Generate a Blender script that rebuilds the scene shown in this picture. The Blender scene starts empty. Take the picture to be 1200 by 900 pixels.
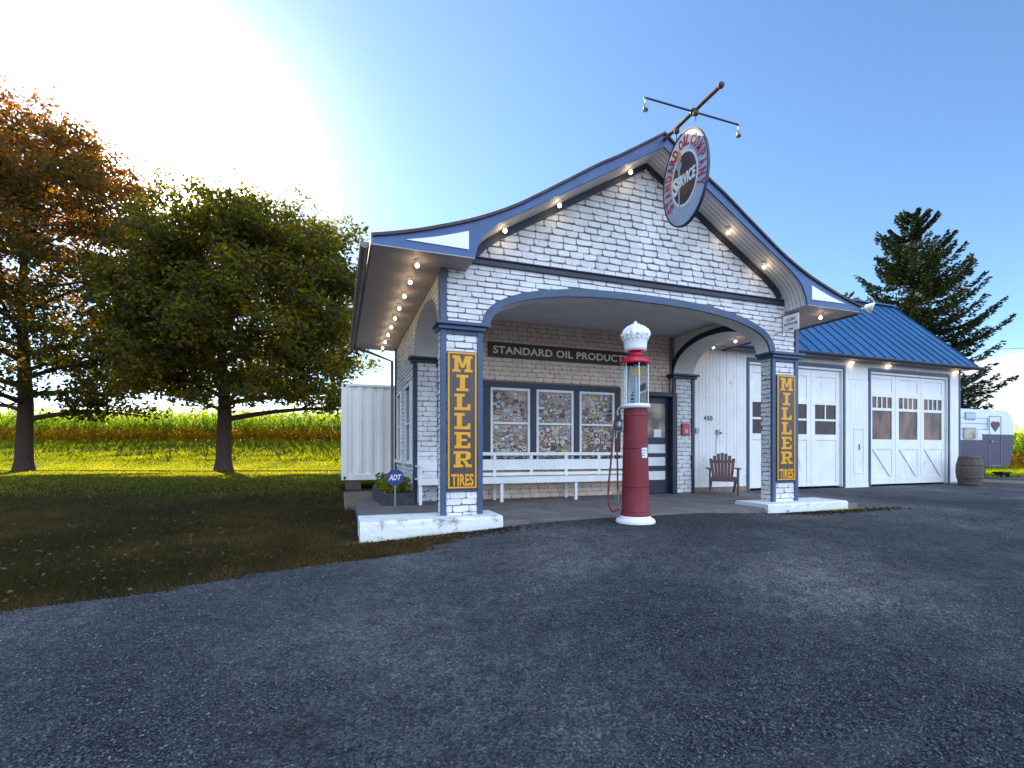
import bpy, bmesh, math, random
import numpy as np
from mathutils import Vector, Matrix, noise
R = math.radians
random.seed(7); rng = np.random.default_rng(7)
sc = bpy.context.scene
C = sc.collection
S = 6.6                         # modelling unit of the station, in metres

# ------------------------------------------------------------------ camera
HEAD = -19.7
cam = bpy.data.cameras.new('camera'); co = bpy.data.objects.new('camera', cam); C.objects.link(co)
cam.sensor_width = 36; cam.lens = 566/1200*36; cam.shift_y = 80/1200
cam.clip_start = 0.05; cam.clip_end = 6000
co.location = (0, 0, .957); co.rotation_euler = (R(90), 0, R(HEAD))
sc.camera = co

# ------------------------------------------------------------------ sun + sky
SUN = Vector((-.320, 1.176, .61)).normalized()
el = math.asin(SUN.z)
sl = bpy.data.lights.new('sun', 'SUN'); so = bpy.data.objects.new('sun', sl); C.objects.link(so)
sl.energy = 5.0; sl.angle = R(.5); sl.color = (1, .82, .56)
so.rotation_euler = SUN.to_track_quat('Z', 'Y').to_euler(); so.location = SUN*60
w = bpy.data.worlds.new('World'); sc.world = w; w.use_nodes = True
nt = w.node_tree; N = nt.nodes; L = nt.links; N.clear()
def nn(t, **k):
    n = N.new(t)
    for a, b in k.items(): setattr(n, a, b)
    return n
out = nn('ShaderNodeOutputWorld'); bg = nn('ShaderNodeBackground'); bg.inputs[1].default_value = .115
sky = nn('ShaderNodeTexSky', sky_type='NISHITA', sun_disc=False)
sky.sun_elevation = el; sky.sun_rotation = math.atan2(SUN.x, SUN.y)
sky.air_density = 1.0; sky.dust_density = .16; sky.ozone_density = 2.2; sky.altitude = 200
tc = nn('ShaderNodeTexCoord')
dot = nn('ShaderNodeVectorMath', operation='DOT_PRODUCT'); dot.inputs[1].default_value = SUN
L.new(tc.outputs['Generated'], dot.inputs[0])
def m(op, a, b=None, clamp=False):
    n = nn('ShaderNodeMath', operation=op, use_clamp=clamp)
    for i, v in enumerate((a, b)):
        if v is None: continue
        if isinstance(v, (int, float)): n.inputs[i].default_value = v
        else: L.new(v, n.inputs[i])
    return n.outputs[0]
dmx = m('MAXIMUM', dot.outputs['Value'], 0.0)
halo = m('ADD', m('MULTIPLY', m('POWER', dmx, 300), 90), m('ADD', m('MULTIPLY', m('POWER', dmx, 60), 5), m('MULTIPLY', m('POWER', dmx, 5), .55)))
hc = nn('ShaderNodeVectorMath', operation='SCALE'); hc.inputs[0].default_value = (1, .93, .80); L.new(halo, hc.inputs['Scale'])
tint = nn('ShaderNodeVectorMath', operation='MULTIPLY'); tint.inputs[1].default_value = (.80, .95, 1.08); L.new(sky.outputs[0], tint.inputs[0])
add = nn('ShaderNodeVectorMath', operation='ADD'); L.new(tint.outputs[0], add.inputs[0]); L.new(hc.outputs[0], add.inputs[1])
# a bank of cumulus low over the fields, east of the road
sep = nn('ShaderNodeSeparateXYZ'); L.new(tc.outputs['Generated'], sep.inputs[0])
cn = nn('ShaderNodeTexNoise'); cn.inputs['Scale'].default_value = 5.5; cn.inputs['Detail'].default_value = 8; cn.inputs['Roughness'].default_value = .55
mp = nn('ShaderNodeMapping'); mp.inputs['Scale'].default_value = (1, 1, 2.0); mp.inputs['Location'].default_value = (.35, .2, .1)
L.new(tc.outputs['Generated'], mp.inputs[0]); L.new(mp.outputs[0], cn.inputs[0])
cdir = Vector((.930, .372, .065)).normalized()
dc = nn('ShaderNodeVectorMath', operation='DOT_PRODUCT'); dc.inputs[1].default_value = cdir
L.new(tc.outputs['Generated'], dc.inputs[0])
near = nn('ShaderNodeMapRange'); L.new(dc.outputs['Value'], near.inputs[0])
near.inputs[1].default_value = .955; near.inputs[2].default_value = .995; near.inputs[3].default_value = -.35; near.inputs[4].default_value = .22
low = nn('ShaderNodeMapRange'); L.new(sep.outputs['Z'], low.inputs[0])
low.inputs[1].default_value = .10; low.inputs[2].default_value = .26; low.inputs[3].default_value = 0; low.inputs[4].default_value = -.6
dens = m('ADD', cn.outputs['Fac'], m('ADD', near.outputs[0], low.outputs[0]))
cm = nn('ShaderNodeMapRange', interpolation_type='SMOOTHSTEP'); L.new(dens, cm.inputs[0])
cm.inputs[1].default_value = .52; cm.inputs[2].default_value = .66; cm.inputs[4].default_value = .85
mixc = nn('ShaderNodeMix', data_type='RGBA'); L.new(cm.outputs[0], mixc.inputs[0]); L.new(add.outputs[0], mixc.inputs[6])
mixc.inputs[7].default_value = (4.6, 4.5, 4.6, 1)
# bright clouds out of view, added behind the camera to fill the shaded facade
bd = nn('ShaderNodeVectorMath', operation='DOT_PRODUCT'); bd.inputs[1].default_value = Vector((.25, -.9, .42)).normalized()
L.new(tc.outputs['Generated'], bd.inputs[0])
bn = nn('ShaderNodeTexNoise'); bn.inputs['Scale'].default_value = 2.2; bn.inputs['Detail'].default_value = 8; L.new(tc.outputs['Generated'], bn.inputs[0])
bm = nn('ShaderNodeMapRange', interpolation_type='SMOOTHSTEP'); L.new(m('ADD', bn.outputs['Fac'], m('MULTIPLY', bd.outputs['Value'], .55)), bm.inputs[0])
bm.inputs[1].default_value = .72; bm.inputs[2].default_value = .90
mix2 = nn('ShaderNodeMix', data_type='RGBA'); L.new(bm.outputs[0], mix2.inputs[0]); L.new(mixc.outputs[2], mix2.inputs[6]); mix2.inputs[7].default_value = (8.0, 9.9, 13.2, 1)
L.new(mix2.outputs[2], bg.inputs[0]); L.new(bg.outputs[0], out.inputs[0])

vs = sc.view_settings
vs.view_transform = 'Standard'; vs.look = 'None'; vs.exposure = 1.15; vs.gamma = 1; vs.use_curve_mapping = False
sc.cycles.max_bounces = 8; sc.cycles.transparent_max_bounces = 16
sc.cycles.sample_clamp_indirect = 6

# ------------------------------------------------------------------ materials
def mat(name, col, rough=.6, metal=0., var=.0, vscale=4., col2=None, bump=0., bscale=40., spec=.5, detail=4., alpha=None, emit=None, estr=0., stretch=None, dirt=None, dscale=2.5, dlo=.58, dhi=.72):
    mt = bpy.data.materials.new(name); mt.use_nodes = True
    t = mt.node_tree; b = t.nodes['Principled BSDF']
    b.inputs['Roughness'].default_value = rough; b.inputs['Metallic'].default_value = metal
    b.inputs['Specular IOR Level'].default_value = spec
    c4 = (*col, 1)
    b.inputs['Base Color'].default_value = c4
    tcn = t.nodes.new('ShaderNodeTexCoord'); vec = tcn.outputs['Object']
    if stretch:
        mpn = t.nodes.new('ShaderNodeMapping'); mpn.inputs['Scale'].default_value = stretch
        t.links.new(vec, mpn.inputs[0]); vec = mpn.outputs[0]
    cur = None
    if col2 is not None or var:
        if col2 is None: col2 = tuple(max(0, x*(1-var)) for x in col)
        n = t.nodes.new('ShaderNodeTexNoise'); n.inputs['Scale'].default_value = vscale; n.inputs['Detail'].default_value = detail; n.inputs['Roughness'].default_value = .6
        t.links.new(vec, n.inputs[0])
        mr = t.nodes.new('ShaderNodeMapRange'); mr.inputs[1].default_value = .35; mr.inputs[2].default_value = .65; t.links.new(n.outputs[0], mr.inputs[0])
        mx = t.nodes.new('ShaderNodeMix'); mx.data_type = 'RGBA'; mx.inputs[6].default_value = c4; mx.inputs[7].default_value = (*col2, 1)
        t.links.new(mr.outputs[0], mx.inputs[0]); cur = mx.outputs[2]
    if dirt:
        n = t.nodes.new('ShaderNodeTexNoise'); n.inputs['Scale'].default_value = dscale; n.inputs['Detail'].default_value = 9; n.inputs['Roughness'].default_value = .7
        t.links.new(vec, n.inputs[0])
        mr = t.nodes.new('ShaderNodeMapRange'); mr.inputs[1].default_value = dlo; mr.inputs[2].default_value = dhi; t.links.new(n.outputs[0], mr.inputs[0])
        mx = t.nodes.new('ShaderNodeMix'); mx.data_type = 'RGBA'; mx.inputs[6].default_value = c4; mx.inputs[7].default_value = (*dirt, 1)
        if cur: t.links.new(cur, mx.inputs[6])
        t.links.new(mr.outputs[0], mx.inputs[0]); cur = mx.outputs[2]
    if cur: t.links.new(cur, b.inputs['Base Color'])
    if bump:
        n = t.nodes.new('ShaderNodeTexNoise'); n.inputs['Scale'].default_value = bscale; n.inputs['Detail'].default_value = 5
        t.links.new(vec, n.inputs[0])
        bp = t.nodes.new('ShaderNodeBump'); bp.inputs['Strength'].default_value = bump; bp.inputs['Distance'].default_value = .01
        t.links.new(n.outputs[0], bp.inputs['Height']); t.links.new(bp.outputs[0], b.inputs['Normal'])
    if emit:
        b.inputs['Emission Color'].default_value = (*emit, 1); b.inputs['Emission Strength'].default_value = estr
    if alpha is not None: b.inputs['Alpha'].default_value = alpha
    return mt
M = {}
M['brick'] = mat('white_painted_brick', (.72, .72, .71), .6, col2=(.58, .57, .57), vscale=3.5, bump=.7, bscale=45, dirt=(.33, .27, .24), dscale=6, dlo=.60, dhi=.72)
M['brick_tan'] = mat('cream_painted_brick', (.86, .69, .55), .65, col2=(.74, .56, .44), vscale=5, bump=.5, bscale=60, dirt=(.30, .2, .14), dscale=7, dlo=.62, dhi=.74)
M['mortar'] = mat('dark_mortar', (.25, .22, .215), .95, var=.4, vscale=20)
M['mortar_tan'] = mat('tan_mortar', (.42, .30, .23), .95, var=.4, vscale=20)
M['white'] = mat('white_paint', (.80, .79, .77), .5, col2=(.72, .71, .69), vscale=3, bump=.15, bscale=50, dirt=(.42, .37, .33), dscale=5, dlo=.60, dhi=.74, stretch=(1, 1, .45))
M['plaster'] = mat('white_plaster', (.76, .73, .70), .8, col2=(.66, .63, .60), vscale=2, bump=.3, bscale=30)
M['ceil'] = mat('ceiling_boards', (.62, .58, .56), .6, var=.12, vscale=2, bump=.2)
M['pad'] = mat('chipped_white_concrete', (.70, .70, .69), .7, col2=(.66, .66, .65), vscale=6, bump=.9, bscale=25, dirt=(.22, .19, .17), dscale=5, dlo=.56, dhi=.66)
M['blue'] = mat('blue_trim_paint', (.045, .085, .16), .5, col2=(.036, .066, .125), vscale=5, bump=.2, bscale=40, dirt=(.16, .15, .19), dscale=8, dlo=.62, dhi=.72)
M['fascia'] = mat('bright_blue_fascia_paint', (.042, .105, .255), .5, col2=(.036, .08, .20), vscale=4, bump=.2, dirt=(.14, .15, .25), dscale=5, dlo=.6, dhi=.7)
M['navy'] = mat('dark_navy_paint', (.02, .026, .05), .5, var=.25, vscale=6, bump=.2)
M['roofmetal'] = mat('blue_metal_roofing', (.018, .10, .235), .42, metal=.0, col2=(.014, .075, .18), vscale=.9, spec=.45, dirt=(.05, .08, .2), dscale=1.2, dlo=.6, dhi=.75)
M['shingle'] = mat('brown_shingle_edge', (.10, .065, .062), .85, var=.4, vscale=14, bump=.6, bscale=30)
M['soffit'] = mat('soffit_boards', (.66, .62, .60), .6, col2=(.56, .52, .49), vscale=3, bump=.15)
M['soffit_brown'] = mat('weathered_gutter_paint', (.22, .18, .18), .6, var=.3, vscale=5)
M['glass_dark'] = mat('dark_window_glass', (.050, .026, .016), .08, col2=(.018, .010, .008), vscale=2.2, spec=.22)
M['pale_pane'] = mat('pale_mottled_pane', (.5, .38, .28), .35, col2=(.12, .08, .06), vscale=2.5, detail=2)
M['red'] = mat('faded_red_paint', (.20, .010, .016), .6, col2=(.155, .009, .016), vscale=6, bump=.15, dirt=(.15, .035, .038), dscale=5, dlo=.58, dhi=.7)
M['redcap'] = mat('bright_red_enamel', (.50, .008, .03), .25, var=.15, vscale=8)
M['hose'] = mat('red_rubber_hose', (.20, .03, .02), .6, var=.3, vscale=10)
M['steel'] = mat('dull_steel', (.30, .31, .33), .4, metal=.9, var=.3, vscale=20)
M['rust'] = mat('rusty_iron', (.20, .085, .06), .75, col2=(.07, .045, .045), vscale=12, bump=.4)
M['milk'] = mat('white_milk_glass', (.85, .86, .86), .3, bump=.25, bscale=60)
M['signbrown'] = mat('brown_enamel', (.055, .030, .026), .35, col2=(.075, .045, .035), vscale=9, dirt=(.16, .10, .06), dscale=12, dlo=.64, dhi=.72)
M['signyellow'] = mat('golden_enamel', (.76, .36, .0), .5, col2=(.66, .29, .0), vscale=9, dirt=(.3, .12, .03), dscale=14, dlo=.64, dhi=.74)
M['signcream'] = mat('cream_sign_paint', (.90, .76, .58), .5, var=.15, vscale=9)
M['signblack'] = mat('black_sign_board', (.05, .035, .035), .5, var=.3, vscale=9, dirt=(.2, .13, .1), dscale=8, dlo=.66, dhi=.74)
M['wood_old'] = mat('old_oak_staves', (.13, .10, .082), .85, col2=(.08, .062, .05), vscale=5, bump=.6, bscale=30, stretch=(6, 6, .8))
M['chair'] = mat('brown_chair_resin', (.16, .085, .075), .55, col2=(.125, .065, .06), vscale=5)
M['purple'] = mat('dull_purple_trailer_paint', (.034, .024, .066), .45, var=.2, vscale=2)
M['trailerwhite'] = mat('white_trailer_aluminium', (.66, .70, .76), .4, var=.1, vscale=2)
M['rubber'] = mat('black_rubber', (.02, .02, .022), .8)
M['container'] = mat('white_container_paint', (.80, .77, .72), .5, col2=(.72, .67, .60), vscale=1.5, dirt=(.45, .30, .18), dscale=3, dlo=.66, dhi=.8, stretch=(1, 1, .35))
M['bark'] = mat('grey_brown_bark', (.075, .042, .028), .95, col2=(.038, .022, .016), vscale=9, bump=1., bscale=14, stretch=(3, 3, .6))
M['concrete'] = mat('worn_concrete', (.165, .145, .135), .85, col2=(.11, .098, .095), vscale=1.6, bump=.5, bscale=60, dirt=(.07, .06, .058), dscale=2.2, dlo=.52, dhi=.66)
M['adt'] = mat('blue_enamel_disc', (.02, .045, .20), .4)
M['pure'] = mat('sign_white', (.8, .8, .8), .5)
M['ink'] = mat('black_ink', (.02, .02, .02), .5)
M['signred'] = mat('sign_red_letters', (.45, .02, .06), .4, dirt=(.5, .3, .3), dscale=10, dlo=.62, dhi=.7)
M['signgrey'] = mat('blue_grey_enamel', (.38, .47, .58), .35, col2=(.31, .38, .48), vscale=4, dirt=(.6, .5, .45), dscale=7, dlo=.6, dhi=.75)
M['orange'] = mat('orange_flame_paint', (.75, .33, .12), .5)
M['planter'] = mat('dark_planter_timber', (.05, .045, .06), .8, var=.4, vscale=10, bump=.4)
M['bulb'] = mat('lit_bulb', (1, .9, .7), .3, emit=(1, .80, .52), estr=5)
M['lamp_off'] = mat('white_lamp_housing', (.8, .76, .7), .4)
M['soil'] = mat('dark_soil', (.05, .035, .025), .95, var=.4, vscale=20)

def leafmat(name, cols, trans=.5, rough=.6, tg=(2.2, 2.0, .6)):
    mt = bpy.data.materials.new(name); mt.use_nodes = True
    t = mt.node_tree; b = t.nodes['Principled BSDF']; o = t.nodes['Material Output']
    at = t.nodes.new('ShaderNodeAttribute'); at.attribute_name = 'tone'
    cr = t.nodes.new('ShaderNodeValToRGB'); e = cr.color_ramp.elements
    e[0].color = (*cols[0], 1); e[1].color = (*cols[-1], 1)
    for i, c in enumerate(cols[1:-1]):
        k = e.new((i+1)/(len(cols)-1)); k.color = (*c, 1)
    t.links.new(at.outputs['Fac'], cr.inputs[0]); t.links.new(cr.outputs[0], b.inputs['Base Color'])
    b.inputs['Roughness'].default_value = rough; b.inputs['Specular IOR Level'].default_value = .25
    tr = t.nodes.new('ShaderNodeBsdfTranslucent')
    g = t.nodes.new('ShaderNodeVectorMath'); g.operation = 'MULTIPLY'; g.inputs[1].default_value = tg
    t.links.new(cr.outputs[0], g.inputs[0]); t.links.new(g.outputs[0], tr.inputs[0])
    mx = t.nodes.new('ShaderNodeMixShader'); mx.inputs[0].default_value = trans
    t.links.new(b.outputs[0], mx.inputs[1]); t.links.new(tr.outputs[0], mx.inputs[2]); t.links.new(mx.outputs[0], o.inputs[0])
    return mt
M['leaf'] = leafmat('maple_leaves', [(.018, .020, .010), (.028, .031, .010), (.046, .044, .011), (.085, .05, .014)], .55, tg=(8.5, 7.4, .8))
M['leaf_warm'] = leafmat('maple_leaves_turning_flare_tinted', [(.016, .022, .009), (.028, .034, .010), (.080, .042, .012), (.13, .045, .016)], .5, tg=(5.5, 4.6, .8))  # autumn orange plus a sun-flare tint painted into the leaf colour
M['needle'] = leafmat('spruce_needles', [(.018, .034, .014), (.032, .052, .016), (.055, .065, .02), (.09, .08, .03)], .15)
M['grass'] = leafmat('grass_blades', [(.026, .027, .012), (.034, .037, .013), (.050, .045, .017), (.085, .060, .03)], .8, tg=(10.6, 12.2, .45))
M['grass_dry'] = leafmat('dry_turf_shade_browned', [(.018, .018, .009), (.028, .026, .011), (.046, .034, .016), (.085, .055, .03)], .5, tg=(5.5, 4.2, .5))  # dry turf, browned further to put the tree shade into its colour
M['corn'] = leafmat('corn_leaves', [(.16, .10, .045), (.08, .075, .02), (.045, .085, .012), (.075, .12, .018), (.20, .17, .05)], .72, tg=(6.4, 5.7, .6))
M['litter'] = leafmat('dry_leaf_litter', [(.02, .014, .011), (.045, .026, .015), (.075, .042, .02), (.12, .08, .035)], .2)
M['ivy'] = leafmat('yellow_green_plant', [(.08, .10, .01), (.16, .17, .015), (.26, .22, .02)], .45)

# ------------------------------------------------------------------ object helpers
ROOT = {}
def thing(name, label, cat, loc=(0, 0, 0), group=None, kind=None):
    o = bpy.data.objects.new(name, None); C.objects.link(o); o.location = loc; o.empty_display_size = .2
    ROOT[o.name] = Vector(loc)
    o['label'] = label; o['category'] = cat
    if group: o['group'] = group
    if kind: o['kind'] = kind
    return o
def base_of(o):
    while o.parent: o = o.parent
    return ROOT.get(o.name, Vector((0, 0, 0)))
def tag(o, label, cat, group=None, kind=None):
    if label: o['label'] = label
    if cat: o['category'] = cat
    if group: o['group'] = group
    if kind: o['kind'] = kind
    return o
class MB:
    def __init__(s): s.v = []; s.f = []; s.m = []; s.sm = []
    def add(s, vs_, fs, mi=0, smooth=False):
        k = len(s.v); s.v += [tuple(p) for p in vs_]
        for f in fs: s.f.append([k+i for i in f]); s.m.append(mi); s.sm.append(smooth)
        return s
    def box(s, x0, x1, y0, y1, z0, z1, mi=0):
        return s.add([(x0,y0,z0),(x1,y0,z0),(x1,y1,z0),(x0,y1,z0),(x0,y0,z1),(x1,y0,z1),(x1,y1,z1),(x0,y1,z1)],
                     [(0,3,2,1),(4,5,6,7),(0,1,5,4),(1,2,6,5),(2,3,7,6),(3,0,4,7)], mi)
    def prism(s, poly, a0, a1, axis='y', mi=0, side=None, smooth=False):
        def P(u, v, a): return (u, a, v) if axis == 'y' else ((a, u, v) if axis == 'x' else (u, v, a))
        n = len(poly); k = [P(u, v, a0) for u, v in poly]+[P(u, v, a1) for u, v in poly]
        s.add(k, [list(range(n)), list(range(2*n-1, n-1, -1))], mi)
        s.add(k, [(i, i+n, (i+1) % n+n, (i+1) % n) for i in range(n)], mi if side is None else side, smooth)
        return s
    def band(s, A, B, a0, a1, axis='y', mi=0):     # solid ribbon between two polylines of equal count
        for i in range(len(A)-1): s.prism([A[i], A[i+1], B[i+1], B[i]], a0, a1, axis, mi)
        return s
    def sheet(s, A, B, mi=0, smooth=True):          # quads between two 3D polylines
        n = len(A); s.add(list(A)+list(B), [(i, i+1, n+i+1, n+i) for i in range(n-1)], mi, smooth); return s
    def tube(s, pts, r, seg=10, mi=0, cap=True, smooth=True):
        pts = [Vector(p) for p in pts]; rr = r if isinstance(r, (list, tuple)) else [r]*len(pts)
        ring = []; up = Vector((0, 0, 1)); prev = None
        for i, p in enumerate(pts):
            d = (pts[min(i+1, len(pts)-1)]-pts[max(i-1, 0)]).normalized()
            if prev is None: a = d.cross(up if abs(d.z) < .95 else Vector((1, 0, 0))).normalized()
            else: a = (prev-d*prev.dot(d)).normalized()
            prev = a; b = d.cross(a)
            ring.append([p+(a*math.cos(t)+b*math.sin(t))*rr[i] for t in [2*math.pi*j/seg for j in range(seg)]])
        vs_ = [q for g in ring for q in g]; fs = []
        for i in range(len(pts)-1):
            for j in range(seg): fs.append((i*seg+j, i*seg+(j+1) % seg, (i+1)*seg+(j+1) % seg, (i+1)*seg+j))
        s.add(vs_, fs, mi, smooth)
        if cap: s.add(ring[0], [list(range(seg))[::-1]], mi); s.add(ring[-1], [list(range(seg))], mi)
        return s
    def lathe(s, prof, c=(0, 0, 0), seg=32, mi=0, smooth=True, fl=None):
        vs_ = []
        for r, z in prof:
            for j in range(seg):
                t = 2*math.pi*j/seg; q = r*(fl(t, z) if fl else 1); vs_.append((c[0]+q*math.cos(t), c[1]+q*math.sin(t), c[2]+z))
        fs = [(i*seg+j, i*seg+(j+1) % seg, (i+1)*seg+(j+1) % seg, (i+1)*seg+j) for i in range(len(prof)-1) for j in range(seg)]
        s.add(vs_, fs, mi, smooth); n = len(prof)
        if prof[0][0] > 1e-4: s.add(vs_[:seg], [list(range(seg))[::-1]], mi)
        if prof[-1][0] > 1e-4: s.add(vs_[(n-1)*seg:], [list(range(seg))], mi)
        return s
    def ball(s, c, r, mi=0, seg=14, sz=1.):
        return s.lathe([(max(1e-5, r*math.sin(math.pi*i/8)), -r*sz*math.cos(math.pi*i/8)) for i in range(9)], c, seg, mi)
    def build(s, name, mats, parent=None, bevel=0, recalc=True):
        me = bpy.data.meshes.new(name); off = base_of(parent) if parent else Vector((0, 0, 0))
        me.from_pydata([(a-off.x, b-off.y, c-off.z) for a, b, c in s.v], [], s.f)
        if not isinstance(mats, (list, tuple)): mats = [mats]
        for q in mats: me.materials.append(q)
        me.polygons.foreach_set('material_index', s.m); me.polygons.foreach_set('use_smooth', s.sm)
        if recalc:
            b = bmesh.new(); b.from_mesh(me); bmesh.ops.recalc_face_normals(b, faces=b.faces); b.to_mesh(me); b.free()
        o = bpy.data.objects.new(name, me); C.objects.link(o)
        if parent: o.parent = parent
        if bevel:
            q = o.modifiers.new('bevel', 'BEVEL'); q.width = bevel; q.segments = 2; q.limit_method = 'ANGLE'; q.angle_limit = R(40)
        return o
def npmesh(name, V, F, mats, tone=None, mi=None, parent=None, smooth=False):
    me = bpy.data.meshes.new(name); V = np.asarray(V, dtype=np.float32); F = np.asarray(F, dtype=np.int32)
    if parent: V = V-np.array(base_of(parent), dtype=np.float32)
    k = F.shape[1]
    me.vertices.add(len(V)); me.vertices.foreach_set('co', V.ravel())
    me.loops.add(F.size); me.loops.foreach_set('vertex_index', F.ravel())
    me.polygons.add(len(F)); me.polygons.foreach_set('loop_start', np.arange(len(F), dtype=np.int32)*k)
    if mi is not None: me.polygons.foreach_set('material_index', mi.astype(np.int32))
    me.polygons.foreach_set('use_smooth', np.full(len(F), smooth))
    me.update(calc_edges=True)
    if tone is not None:
        a = me.attributes.new('tone', 'FLOAT', 'FACE'); a.data.foreach_set('value', tone.astype(np.float32))
    for q in (mats if isinstance(mats, (list, tuple)) else [mats]): me.materials.append(q)
    o = bpy.data.objects.new(name, me); C.objects.link(o)
    if parent: o.parent = parent
    return o
def text_mesh(body, h, mapfn, w=None, off=.0, depth=.004, mats=None, name='lettering', parent=None, spacing=1., into=None, mi=0):
    """letters of cap height h; mapfn(u, v, d) turns letter space into a place"""
    cu = bpy.data.curves.new('t', 'FONT'); cu.body = body; cu.size = 1; cu.extrude = .02; cu.offset = off; cu.space_character = spacing
    cu.resolution_u = 4
    o = bpy.data.objects.new('t', cu); C.objects.link(o)
    dg = bpy.context.evaluated_depsgraph_get(); dg.update()
    me = bpy.data.meshes.new_from_object(o.evaluated_get(dg)); C.objects.unlink(o); bpy.data.objects.remove(o); bpy.data.curves.remove(cu)
    xs = [v.co.x for v in me.vertices]; ys = [v.co.y for v in me.vertices]
    x0, x1, y0, y1 = min(xs), max(xs), min(ys), max(ys); ky = h/(y1-y0); kx = (w/(x1-x0)) if w else ky; W = (x1-x0)*kx
    V = [mapfn((v.co.x-x0)*kx-W/2, (v.co.y-y0)*ky-h/2, depth*(1 if v.co.z > 0 else 0)) for v in me.vertices]
    F = [tuple(p.vertices) for p in me.polygons]
    bpy.data.meshes.remove(me)
    mb = into or MB(); mb.add(V, F, mi)
    if into: return mb
    return mb.build(name, mats, parent)

# ------------------------------------------------------------------ brickwork, brick by brick
def bricks(mb, spans, z0, z1, course, length, mp, mi=0, gap=.010, droop=.010, prou=.016, seed=1, jit=1.):
    rd = random.Random(seed); n = max(1, round((z1-z0)/course)); ch = (z1-z0)/n
    for i in range(n):
        a, b = z0+i*ch, z0+(i+1)*ch-gap*.35
        for (x0, x1) in spans(a, b):
            if x1-x0 < .03: continue
            off = (length/2 if i % 2 else 0)+rd.uniform(-.12, .12)*length*jit
            x = x0-off
            while x < x1-.02:
                l = length*rd.uniform(1-.16*jit, 1+.16*jit); u0, u1 = max(x, x0), min(x+l-gap*rd.choice([.25, .5, .9, 1, 1.2]), x1); x += l
                if u1-u0 < .035: continue
                s0 = rd.uniform(-1, 1)*droop*.5*jit; s1 = rd.uniform(-1, 1)*droop*.5*jit
                zb0, zb1, zt0, zt1 = a+gap*.65+s0, a+gap*.65+s1, b+s0*.4, b+s1*.4
                gz_ = gap*rd.choice([-.5, -.3, 0, 0, .3, .6])*jit; zb0 += gz_; zb1 += gz_*rd.uniform(.2, 1.4)
                c = min((u1-u0)*.2, (b-a)*.3)*rd.uniform(.5, 1.3); e = c*.25
                P = [(u0, zb0+c*.9), (u0+c*.8, zb0), ((u0+u1)/2, (zb0+zb1)/2-rd.uniform(0, .4)*droop), (u1-c*.8, zb1), (u1, zb1+c*.9), (u1-e*.3, zt1-e), (u1-e, zt1), (u0+e, zt0), (u0+e*.3, zt0-e)]
                pb = prou*rd.uniform(.75, 1.35); pt = pb*rd.uniform(.35, .7)
                zc = (a+b)/2; uc = (u0+u1)/2
                def dd(z): return pb+(pt-pb)*min(1, max(0, (z-a)/(b-a)))
                bk = [mp(u, z, 0) for u, z in P]
                mid = [mp(u, z, dd(z)*.72) for u, z in P]
                fr = [mp(uc+(u-uc)*(1-.008/max(.02, (u1-u0)/2)), zc+(z-zc)*.84, dd(z)) for u, z in P]
                n9 = len(P); fs = []
                for j in range(n9):
                    k = (j+1) % n9; fs.append((j, k, n9+k, n9+j)); fs.append((n9+j, n9+k, 2*n9+k, 2*n9+j))
                fs.append(list(range(2*n9, 3*n9)))
                mb.add(bk+mid+fr, fs, mi)
def rect_spans(x0, x1, holes=()):
    def f(a, b):
        iv = [(x0, x1)]
        for hx0, hx1, hz0, hz1 in holes:
            if b > hz0 and a < hz1:
                nv = []
                for p, q in iv:
                    if hx1 <= p or hx0 >= q: nv.append((p, q)); continue
                    if p < hx0: nv.append((p, hx0))
                    if q > hx1: nv.append((hx1, q))
                iv = nv
        return iv
    return f

# ------------------------------------------------------------------ terrain
def ss(a, b, x):
    t = min(1, max(0, (x-a)/(b-a))); return t*t*(3-2*t)
SN, CS = .337, .941
def G(x, y):
    u = x*SN+y*CS
    z = -.03-.34*(1-ss(.3, 5.8, y))-.13*(1-ss(.2, 3.2, x))*(1-ss(8, 13, y))
    z -= .06*ss(5.5, 7.2, x)*(1-ss(7.2, 9.5, y))
    if x > 14: z += .02*ss(14, 20, x)
    z += 1.74*ss(24.9, 34, u)*(1-ss(4, 16, x))
    if x < 1.5 and y > 2: z += .02*noise.noise(Vector((x*.6, y*.6, 0)))
    return z
def grid_sheet(xs, ys, zf, name, material):
    nx, ny = len(xs), len(ys)
    V = np.array([(x, y, zf(x, y)) for y in ys for x in xs]); i = np.arange(nx-1)[None, :]+nx*np.arange(ny-1)[:, None]
    i = i.ravel(); F = np.stack([i, i+1, i+nx+1, i+nx], 1)
    o = npmesh(name, V, F, material, smooth=True); o['kind'] = 'structure'; return o
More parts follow.
